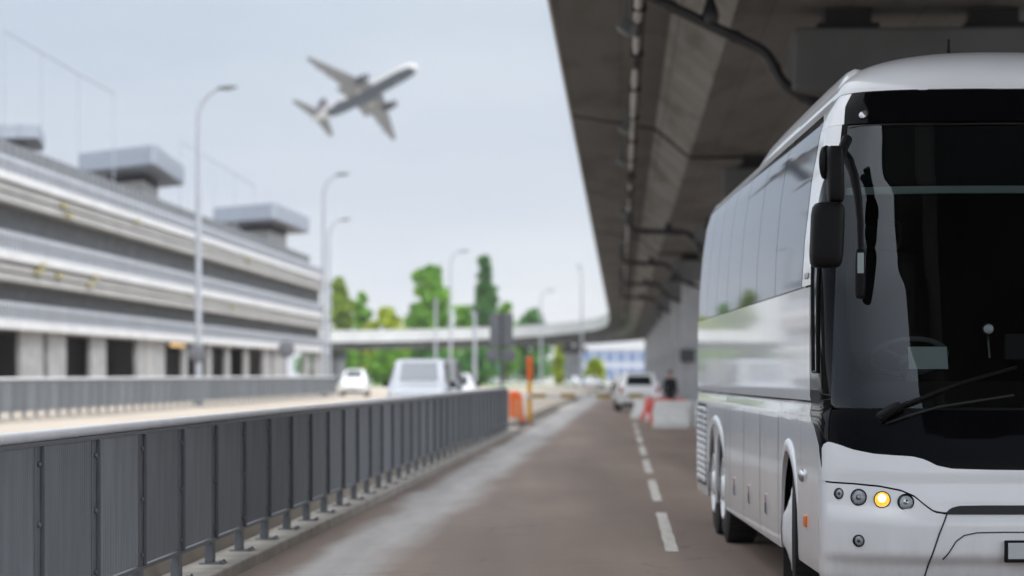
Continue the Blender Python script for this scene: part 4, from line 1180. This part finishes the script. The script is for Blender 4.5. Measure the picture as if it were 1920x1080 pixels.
def make_barrier(label, m, group):
    root = thing('plastic_barrier', label, 'barrier', (0, 0, 0), 0, group)
    b = MB(); rings = []; L_ = 1.15
    ys = lin(-L_ / 2, L_ / 2, 25)
    for i, y in enumerate(ys):
        g = .02 if (i // 2) % 2 else 0; e = .03 if i in (0, 24) else 0
        prof = [(.27 - e, 0), (.27 - g - e, .18), (.15 - g - e, .36), (.1 - g * .5 - e, .76), (.07 - e, .82)]
        rings.append([(x, y, z) for x, z in prof] + [(-x, y, z) for x, z in prof[::-1]])
    b.loft(rings, True, True, flip=True); b.build('shell', m, root, smooth=30)
    MB().lathe([(.05, .82), (.05, .85), (.03, .86)], 12).build('filler_cap', BLACKP, root)
    for s in (-1, 1): MB().box(-.06, .06, *sorted((s * L_ / 2, s * (L_ / 2 + .06))), .3, .6).build('hook', m, root)
    return root


gb = 'plastic barriers under the overpass'
bw = make_barrier('white ribbed plastic barrier nearest the coach, standing across the lane edge', WHP, gb)
bw.location = (P(1262, 800, 78.5).x, 78.5, 0); bw.rotation_euler.z = R(72)
br = make_barrier('red plastic barrier just behind the nearest white one', REDP, gb)
br.location = (P(1252, 790, 84.5).x, 84.5, 0); br.rotation_euler.z = R(80)
dup(bw, (P(1262, 800, 78.5).x + 1.22, 78.2, 0), R(96), 'white ribbed plastic barrier partly hidden by the coach rear')
for px_, Y, src, rz, lb in ((1238, 86.8, br, 8, 'red plastic barrier left of the person in black, front of the row'), (1229, 89.5, bw, 8, 'white plastic barrier between two red ones in the row'),
                            (1219.5, 92, br, 8, 'second red plastic barrier of the row, farther off'), (1207, 94, bw, 24, 'white plastic barrier at the far end of the row, by the white car')):
    dup(src, (P(px_, 700, Y).x, Y, 0), R(rz), lb)


# ------------------------------------------------------------------ person in black
def skin(name, verts, edges, m, parent, root=0, sub=2):
    me = bpy.data.meshes.new(name); me.from_pydata([v[0] for v in verts], edges, []); me.materials.append(m)
    o = bpy.data.objects.new(name, me); COL.objects.link(o)
    o.modifiers.new('skin', 'SKIN').use_smooth_shade = True
    for i, v in enumerate(verts):
        r = v[1]; me.skin_vertices[0].data[i].radius = r if isinstance(r, tuple) else (r, r)
    me.skin_vertices[0].data[root].use_root = True
    s = o.modifiers.new('sub', 'SUBSURF'); s.levels = sub; s.render_levels = sub
    o.parent = parent; return o


q = P(1257, 700, 98)
PER = thing('person', 'person in a black coat and dark trousers standing behind the red barrier', 'person', (q.x, 98, 0), R(150))
V, E = [], []
def vv(co, r, link=None):
    V.append((co, r)); i = len(V) - 1
    if link is not None: E.append((link, i))
    return i
pel = vv((0, 0, .95), (.15, .11)); ch = vv((0, 0, 1.18), (.14, .1), pel); up_ = vv((0, .01, 1.38), (.15, .1), ch); nk = vv((0, .0, 1.5), .055, up_); hd = vv((0, -.015, 1.58), (.07, .08), nk); hd2 = vv((0, -.02, 1.67), (.078, .095), hd); hd3 = vv((0, -.01, 1.74), (.055, .07), hd2)
for s in (-1, 1):
    sh = vv((s * .17, .01, 1.41), .06, up_); el = vv((s * .24, .04, 1.12), .042, sh); wr = vv((s * .25, -.06, .88), .028, el); pm = vv((s * .25, -.09, .81), (.034, .02), wr)
    for k, (dx, ln) in enumerate(((-.026, .07), (-.009, .08), (.009, .076), (.026, .06))):
        a_ = vv((s * .25 + dx, -.11, .765), .009, pm); vv((s * .25 + dx, -.105 + .01 * k * .3, .765 - ln), .008, a_)
    t_ = vv((s * .225, -.13, .8), .01, pm); vv((s * .222, -.15, .76), .009, t_)
    hp = vv((s * .09, 0, .88), .09, pel); kn = vv((s * .1, -.02 - .03 * s, .49), .058, hp); an = vv((s * .1, .02 - .05 * s, .09), .04, kn); vv((s * .105, -.12 - .05 * s, .035), .035, an)
skin('body', V, E, SKIN, PER)
skin('coat', [((0, 0, .8), (.2, .16)), ((0, 0, 1.05), (.18, .13)), ((0, .01, 1.25), (.185, .13)), ((0, .01, 1.41), (.17, .11)), ((0, .0, 1.49), .07), ((.19, .01, 1.41), .075), ((.255, .04, 1.12), .058), ((.255, -.05, .9), .045), ((-.19, .01, 1.41), .075), ((-.255, .04, 1.12), .058), ((-.255, -.05, .9), .045)],
     [(0, 1), (1, 2), (2, 3), (3, 4), (3, 5), (5, 6), (6, 7), (3, 8), (8, 9), (9, 10)], BCOAT, PER)
skin('trousers', [((0, 0, .93), (.16, .12)), ((.095, 0, .84), .1), ((.1, -.05, .49), .075), ((.1, -.03, .12), .058), ((-.095, 0, .84), .1), ((-.1, .01, .49), .075), ((-.1, .07, .12), .058)], [(0, 1), (1, 2), (2, 3), (0, 4), (4, 5), (5, 6)], BTROU, PER)
for s in (-1, 1):
    skin('shoe', [((s * .1, .05 - .05 * s, .05), (.05, .05)), ((s * .105, -.04 - .05 * s, .045), (.05, .042)), ((s * .11, -.15 - .05 * s, .035), (.045, .03))], [(0, 1), (1, 2)], RUBBER, PER)
b = MB(); b.grid(lambda t, f: (.088 * math.sin(t) * math.cos(f), -.005 + .108 * math.sin(t) * math.sin(f), 1.69 + .1 * math.cos(t)), lin(.01, 1.75, 12), lin(math.pi * -.12, math.pi * 1.12, 20))
b.build('hair', HAIR, PER, solid=.012)
b = MB()
for s in (-1, 1): b.lathe([(.001, -.012), (.012, 0), (.001, .012)], 10, Matrix.Translation((s * .03, -.105, 1.665)))
b.build('eyes', HAIR, PER)
b = MB(); b.lathe([(.016, 0), (.012, .02), (.004, .05)], 8, Matrix.Translation((0, -.118, 1.625))); b.build('nose', SKIN, PER)
for s in (-1, 1): MB().lathe([(.001, -.03), (.018, 0), (.001, .03)], 10, Matrix.Translation((s * .084, .0, 1.65)) @ Matrix.Diagonal((.5, 1, 1, 1))).build('ear', SKIN, PER)


# ------------------------------------------------------------------ trees
def tree(label, x0, x1, ytop, Y, m, low=.22, poplar=False, cards=2600, name='tree', base=.24, cone=False):
    c = P((x0 + x1) / 2, ytop, Y); h = c.z - base; w = (x1 - x0) / F * Y / 2 * 1.12
    root = thing(name, label, 'tree', (c.x, Y, base), 0, 'trees beyond the curved bridge')
    b = MB(); r0 = .02 * h + .06
    b.tube([(0, 0, -.1), (.02 * w, 0, h * .3), (-.02 * w, .1, h * .62), (0, 0, h * .88)], [r0 * 1.2, r0, r0 * .6, r0 * .15], 9)
    for k in range(9):
        a = k * 2.4; zz = h * (.25 + .06 * k); rr = w * .72 * (1 - .06 * k)
        b.tube([(0, 0, zz), (rr * .5 * math.cos(a), rr * .5 * math.sin(a), zz + h * .07), (rr * math.cos(a), rr * math.sin(a), zz + h * .16)], [r0 * .4, r0 * .25, r0 * .08], 6)
    b.build('trunk', TRUNK, root)
    f = MB(); cl = []
    n = 46 if not poplar else 40
    for k in range(n):
        t = (k + random.random()) / n
        zz = h * (low + (1 - low) * t * .97)
        prof = ((min(1.05, .22 + 1.25 * (1 - t)) if cone else math.sin(math.pi * min(1, .12 + .88 * t)) ** .6) if not poplar else min(1, .16 + 1.5 * (1 - t)) * (.85 if t > .15 else .7)) 
        rad = w * max(.12, prof) * math.sqrt(random.random()) * .9; a = random.random() * 6.283
        cl.append((rad * math.cos(a), rad * math.sin(a), zz, w * random.uniform(.28, .5) * ((1 if not poplar else 1.2) if t < .8 else .7)))
    per = cards // n
    for cx, cy, cz, r in cl:
        for _ in range(per):
            d = Vector((random.gauss(0, 1), random.gauss(0, 1), random.gauss(0, 1))).normalized() * r * random.random() ** .4
            d.z *= .8; o = Vector((cx, cy, min(cz + d.z, h))) + Vector((d.x, d.y, 0)); s = random.uniform(.4, .85) * (.7 + h / 40)
            u = Vector((random.gauss(0, 1), random.gauss(0, 1), random.gauss(0, .6))).normalized(); v = u.orthogonal().normalized()
            v = (v * math.cos(1) + u.cross(v) * math.sin(random.random() * 6)).normalized()
            f.add([o - u * s, o - v * s * .55, o + u * s, o + v * s * .55], [(0, 1, 2, 3)])
    f.build('crown', m, root, smooth=0)
    return root


tree('olive yellow tree beside the garage corner lamp', 608, 668, 518, 470, LEAFB, .04, cone=True)
tree('small bright green tree right of the olive yellow tree', 660, 698, 548, 490, LEAFG, .12, cards=1700)
tree('low yellow green tree above the bridge parapet', 682, 765, 578, 455, LEAFY, .02, cards=2300)
tree('big green tree with a broad crown behind the bridge', 757, 852, 500, 480, LEAFG, .04, cards=4800, cone=True)
tree('low green tree between the big tree and the poplar', 842, 896, 572, 500, LEAFG, .02, cards=2000, cone=True)
tree('tall dark poplar behind the bridge', 886, 932, 478, 470, LEAFD, .06, poplar=True, cards=3000)
tree('small light green tree right of the poplar', 926, 970, 565, 510, LEAFG, .1, cards=1500)
tree('dark rounded tree near the end of the curved bridge', 966, 1034, 582, 520, LEAFD, .1, cards=1900)
tree('low dark green tree under the left end of the curved bridge', 610, 660, 640, 420, LEAFG, .05, cards=1300)
tree('low green tree seen under the bridge behind the silver van', 690, 765, 645, 425, LEAFG, .05, cards=1700)
tree('dark shrubby tree seen under the bridge left of the sign', 765, 840, 642, 430, LEAFD, .05, cards=1700)
tree('dark shrubby tree seen under the bridge beside the sign', 850, 935, 655, 440, LEAFD, .05, cards=1700)
tree('yellow green sapling under the overpass left of the blue glass building', 1038, 1062, 645, 430, LEAFY, .05, cards=900, base=-.05)
tree('small yellow green bush in front of the blue glass building', 1100, 1132, 672, 460, LEAFY, .05, cards=800, base=-.05)
for (x0, x1, yt, Y, m, lb) in ((560, 640, 655, 560, LEAFD, 'dark far tree behind the garage end'), (930, 1040, 668, 620, LEAFD, 'dark far tree under the middle of the bridge')):
    tree(lb, x0, x1, yt, Y, m, .05, cards=1500)

# far buildings
def far_block(label, x0, x1, yt, Y, n, fl):
    a, c = P(x0, yt, Y), P(x1, yt, Y); w = c.x - a.x; h = a.z
    root = thing('office_building', label, 'building', (a.x, Y, -.05), 0)
    MB().box(0, w, 0, 14, 0, h).build('wall', FARW, root, smooth=0)
    MB().box(-.3, w + .3, -.4, 14.3, h + .003, h + .5).build('roof', LEDGE, root, smooth=0)
    for f in range(fl):
        z0 = h * (f + .22) / fl; z1 = h * (f + .86) / fl
        for k in range(n):
            x = w * (k + .1) / n; o = MB().box(x, x + w * .8 / n, -.06, .0, z0, z1).build('window', FARG, root, smooth=0)
    return root


far_block('low blue glass building with white walls under the end of the overpass', 1050, 1300, 655, 620, 12, 2)
far_block('pale low building behind the lawn under the bridge', 840, 960, 676, 640, 7, 1)

# ------------------------------------------------------------------ airliner
Fv, Lv, Uv = Vector((.730, -.611, .305)).normalized(), Vector((.6495, .4816, -.589)), None
Lv = (Lv - Fv * Lv.dot(Fv)).normalized(); Uv = Fv.cross(Lv)
AIR = thing('airliner', 'white airliner with navy belly climbing past the clouds', 'airliner')
cpos = P(686, 175, 667)
AIR.matrix_world = Matrix.Translation(cpos) @ Matrix((Fv, Lv, Uv)).transposed().to_4x4()
fus = [(19, .02, -.5), (18.7, .5, -.45), (18, 1.0, -.3), (16.8, 1.5, -.12), (15, 1.82, 0), (12, 1.95, 0), (5, 1.95, 0), (-7, 1.95, 0), (-10, 1.85, .1), (-13.5, 1.5, .42), (-17, 1.05, .85), (-20, .55, 1.2), (-21.6, .18, 1.4)]
rings = [[(x, r * math.cos(a), z + r * 1.04 * math.sin(a)) for a in [2 * math.pi * k / 28 for k in range(28)]] for x, r, z in fus]
fo = MB().loft(rings, True, True, flip=True).build('fuselage', [PLW, PLB], AIR, smooth=50)
for pg in fo.data.polygons:
    c = pg.center
    if c.z < -.75 + max(0, (-3 - c.x) * .05) and -12 < c.x < 17.9: pg.material_index = 1


def wing(name, m, root_x, root_c, tip_x, tip_c, y0, y1, z0, z1, t, vert=False, par=AIR):
    b = MB(); rings = []
    for k in lin(0, 1, 6):
        lx = root_x + (tip_x - root_x) * k; ch_ = root_c + (tip_c - root_c) * k; y = y0 + (y1 - y0) * k; z = z0 + (z1 - z0) * k; tt = t * (1 - .6 * k)
        sec = [(0, 0), (-.05, .6), (-.3, 1), (-.7, .5), (-1, 0), (-.7, -.35), (-.3, -.7), (-.05, -.5)]
        rings.append([(lx + a * ch_, y + (q * tt if vert else 0), z + (0 if vert else q * tt)) for a, q in sec])
    fl = (y1 > y0) if not vert else True
    return b.loft(rings, True, True, flip=fl).build(name, m, par, smooth=60)


for s in (-1, 1):
    wing('wing', PLG, 5.2, 7.4, -5.0, 1.5, s * 1.2, s * 16.5, -1.1, .9, .5)
    w2 = wing('wing_root', PLG, 3.0, 7.0, -1.3, 4.2, s * .8, s * 5.6, -1.35, -.75, .45)
    for yy, xx in ((6.4, -3.2), (9.6, -4.3), (12.6, -5.4)):
        M = Matrix.Translation((xx, s * yy, -.9 + yy * .11)) @ Matrix.Rotation(R(90), 4, 'Y')
        MB().lathe([(.02, -1.4), (.22, -.6), (.26, .2), (.12, .9), (.02, 1.2)], 10, M).build('flap_fairing', PLG, AIR)
    wing('tailplane', PLG, -15.6, 4.2, -20, 1.5, s * .5, s * 7.3, 1.0, 1.7, .3)
    M = Matrix.Translation((4.6, s * 5.3, -2.1)) @ Matrix.Rotation(R(90), 4, 'Y')
    e = MB().lathe([(.45, -2.7), (.75, -2.0), (1.02, -.5), (1.08, .7), (.98, 1.7), (.85, 1.75), (.75, 1.2), (.2, .9)], 24, M).build('engine', GAP, AIR)
    MB().lathe([(.98, 1.7), (1.0, 1.78), (.9, 1.82), (.85, 1.75)], 24, M, cap=False).build('intake_ring', SILVER, e)
    MB().box(1.0, 5.2, s * 5.3 - .13, s * 5.3 + .13, -1.4, -.4).build('pylon', PLG, AIR)
    MB().lathe([(.02, -.03), (.5, -.03), (.55, 0), (.5, .04), (.02, .04)], 20, Matrix.Translation((.4, s * 2.5, -1.98))).build('wheel', PLH, AIR)
    MB().tube([(.4, s * 2.5, -1.9), (.4, s * 2.5, -1.2)], .15, 8).build('gear_leg', PLG, AIR)
    b = MB()
    for k in range(30): b.box(13.4 - k * .78, 13.64 - k * .78, *sorted((s * 1.93, s * 1.965)), .25, .55)
    b.build('cabin_windows', GAP, AIR)
    for x0, x1 in ((9.1, 12.9), (5.6, 8.0)):
        b = MB(); b.grid(lambda x, a: (x, s * 1.965 * math.cos(a), 1.965 * 1.04 * math.sin(a)), lin(x0, x1, 6), lin(.45, .78, 4) if s < 0 else lin(.78, .45, 4)); b.build('red_mark', PLR, AIR)
MB().lathe([(.02, -.25), (.4, -.25), (.45, 0), (.4, .25), (.02, .25)], 14, Matrix.Translation((12.6, 0, -2.7)) @ Matrix.Rotation(R(90), 4, 'X')).tube([(12.6, 0, -1.8), (12.6, 0, -2.7)], .12, 8).build('nose_gear', PLG, AIR)
wing('tail_fin', PLF, -13.8, 6.0, -18.6, 2.4, 0, 0, 1.4, 8.6, .35, vert=True)
MB().box(-17.2, -16.4, -.3, .3, 3.6, 4.7).build('fin_mark', PLR, AIR)
MB().loft([[(x, y * k, -1.75 - .3 * k * c_) for y, c_ in ((-1.7, 0), (-1.2, .8), (0, 1.2), (1.2, .8), (1.7, 0), (0, -1))] for x, k in ((5.5, .3), (3.5, 1), (-3.5, 1), (-6, .3))], True, True).build('belly_fairing', PLB, AIR, smooth=60)

# ------------------------------------------------------------------ air
hz = bpy.data.materials.new('thin pale haze'); hz.use_nodes = True; nt = hz.node_tree; nt.nodes.clear()
ho = nt.nodes.new('ShaderNodeOutputMaterial'); hv = nt.nodes.new('ShaderNodeVolumePrincipled'); hv.inputs['Color'].default_value = (.93, .95, 1, 1); hv.inputs['Density'].default_value = HAZE; hv.inputs['Anisotropy'].default_value = .2
nt.links.new(hv.outputs[0], ho.inputs['Volume'])
tag(MB().box(-1210, 1210, -160, 1810, -1.1, 105).build('haze', hz, smooth=0), 'thin pale haze over the far lawn, trees and garage', 'haze', kind='stuff')

# ------------------------------------------------------------------ sky, sun
SUN_EL = R(48)
sd = Vector((.62, -.55, 0)).normalized() * math.cos(SUN_EL) + Vector((0, 0, math.sin(SUN_EL)))
w = bpy.data.worlds.new('World'); sc.world = w; w.use_nodes = True; nt = w.node_tree; nt.nodes.clear()
out = nt.nodes.new('ShaderNodeOutputWorld'); mx = nt.nodes.new('ShaderNodeMixShader'); mx.inputs[0].default_value = .86
sk = nt.nodes.new('ShaderNodeTexSky'); sk.sky_type = 'NISHITA'; sk.sun_disc = False; sk.sun_elevation = SUN_EL; sk.sun_rotation = math.atan2(sd.x, sd.y); sk.dust_density = 3
b1 = nt.nodes.new('ShaderNodeBackground'); b1.inputs[1].default_value = .1; nt.links.new(sk.outputs[0], b1.inputs[0])
tc = nt.nodes.new('ShaderNodeTexCoord'); sp = nt.nodes.new('ShaderNodeSeparateXYZ'); nt.links.new(tc.outputs['Generated'], sp.inputs[0])
ns = nt.nodes.new('ShaderNodeTexNoise'); ns.inputs['Scale'].default_value = 3.2; ns.inputs['Detail'].default_value = 5; ns.inputs['Roughness'].default_value = .55
mp = nt.nodes.new('ShaderNodeMapping'); mp.inputs['Scale'].default_value = (1, 1, 3.6); nt.links.new(tc.outputs['Generated'], mp.inputs[0]); nt.links.new(mp.outputs[0], ns.inputs['Vector'])
rp = nt.nodes.new('ShaderNodeValToRGB'); el = rp.color_ramp.elements
stops = [(0, (1.0, 1.02, 1.06)), (.025, (.93, .96, 1.01)), (.06, (.77, .82, .90)), (.13, (.61, .685, .80)), (.3, (.7, .76, .86)), (.6, (1.6, 1.66, 1.76)), (1, (2.3, 2.36, 2.42))]
el[0].position, el[1].position = 0, 1; el[0].color = (*stops[0][1], 1); el[1].color = (*stops[-1][1], 1)
for p_, c_ in stops[1:-1]:
    e = el.new(p_); e.color = (*c_, 1)
nt.links.new(sp.outputs[2], rp.inputs[0])
cr = nt.nodes.new('ShaderNodeValToRGB'); cr.color_ramp.elements[0].position = .32; cr.color_ramp.elements[1].position = .72
cr.color_ramp.elements[0].color = (.88, .905, .945, 1); cr.color_ramp.elements[1].color = (1.14, 1.12, 1.08, 1); nt.links.new(ns.outputs['Fac'], cr.inputs[0])
mm = nt.nodes.new('ShaderNodeMix'); mm.data_type = 'RGBA'; mm.blend_type = 'MULTIPLY'; mm.inputs[0].default_value = 1
nt.links.new(rp.outputs[0], mm.inputs[6]); nt.links.new(cr.outputs[0], mm.inputs[7])
b2 = nt.nodes.new('ShaderNodeBackground'); nt.links.new(mm.outputs[2], b2.inputs[0])
dt = nt.nodes.new('ShaderNodeVectorMath'); dt.operation = 'DOT_PRODUCT'; dt.inputs[1].default_value = Vector((sd.x, sd.y, .25)).normalized()   # the cloud is brighter on the sun's side
nt.links.new(tc.outputs['Generated'], dt.inputs[0])
mr = nt.nodes.new('ShaderNodeMapRange'); mr.inputs[1].default_value = -.1; mr.inputs[2].default_value = 1; mr.inputs[3].default_value = 1; mr.inputs[4].default_value = 2.25
nt.links.new(dt.outputs['Value'], mr.inputs[0]); nt.links.new(mr.outputs[0], b2.inputs[1])
nt.links.new(b1.outputs[0], mx.inputs[1]); nt.links.new(b2.outputs[0], mx.inputs[2]); nt.links.new(mx.outputs[0], out.inputs[0])
ld = bpy.data.lights.new('sun', 'SUN'); ld.energy = 1.5; ld.angle = R(12); ld.color = (1, .95, .88)
lo = bpy.data.objects.new('sun', ld); COL.objects.link(lo); lo.rotation_euler = (-sd).to_track_quat('-Z', 'Y').to_euler()

cam = bpy.data.cameras.new('camera'); co = bpy.data.objects.new('camera', cam); COL.objects.link(co); sc.camera = co
co.location = (0, 0, CH); co.rotation_euler = (R(90), 0, 0)
cam.sensor_width = 36; cam.lens = 36 * F / 1920; cam.shift_y = (HY - 540) / 1920; cam.clip_start = .1; cam.clip_end = 6000
cam.dof.use_dof = True; cam.dof.focus_distance = 16.2; cam.dof.aperture_fstop = 1.75
sc.view_settings.view_transform = 'Standard'; sc.view_settings.look = 'None'; sc.view_settings.exposure = 0; sc.view_settings.gamma = 1
sc.render.engine = 'CYCLES'
cy = sc.cycles; cy.use_denoising = True; cy.max_bounces = 8; cy.diffuse_bounces = 4; cy.transparent_max_bounces = 12; cy.caustics_reflective = False; cy.caustics_refractive = False; cy.sample_clamp_indirect = 6
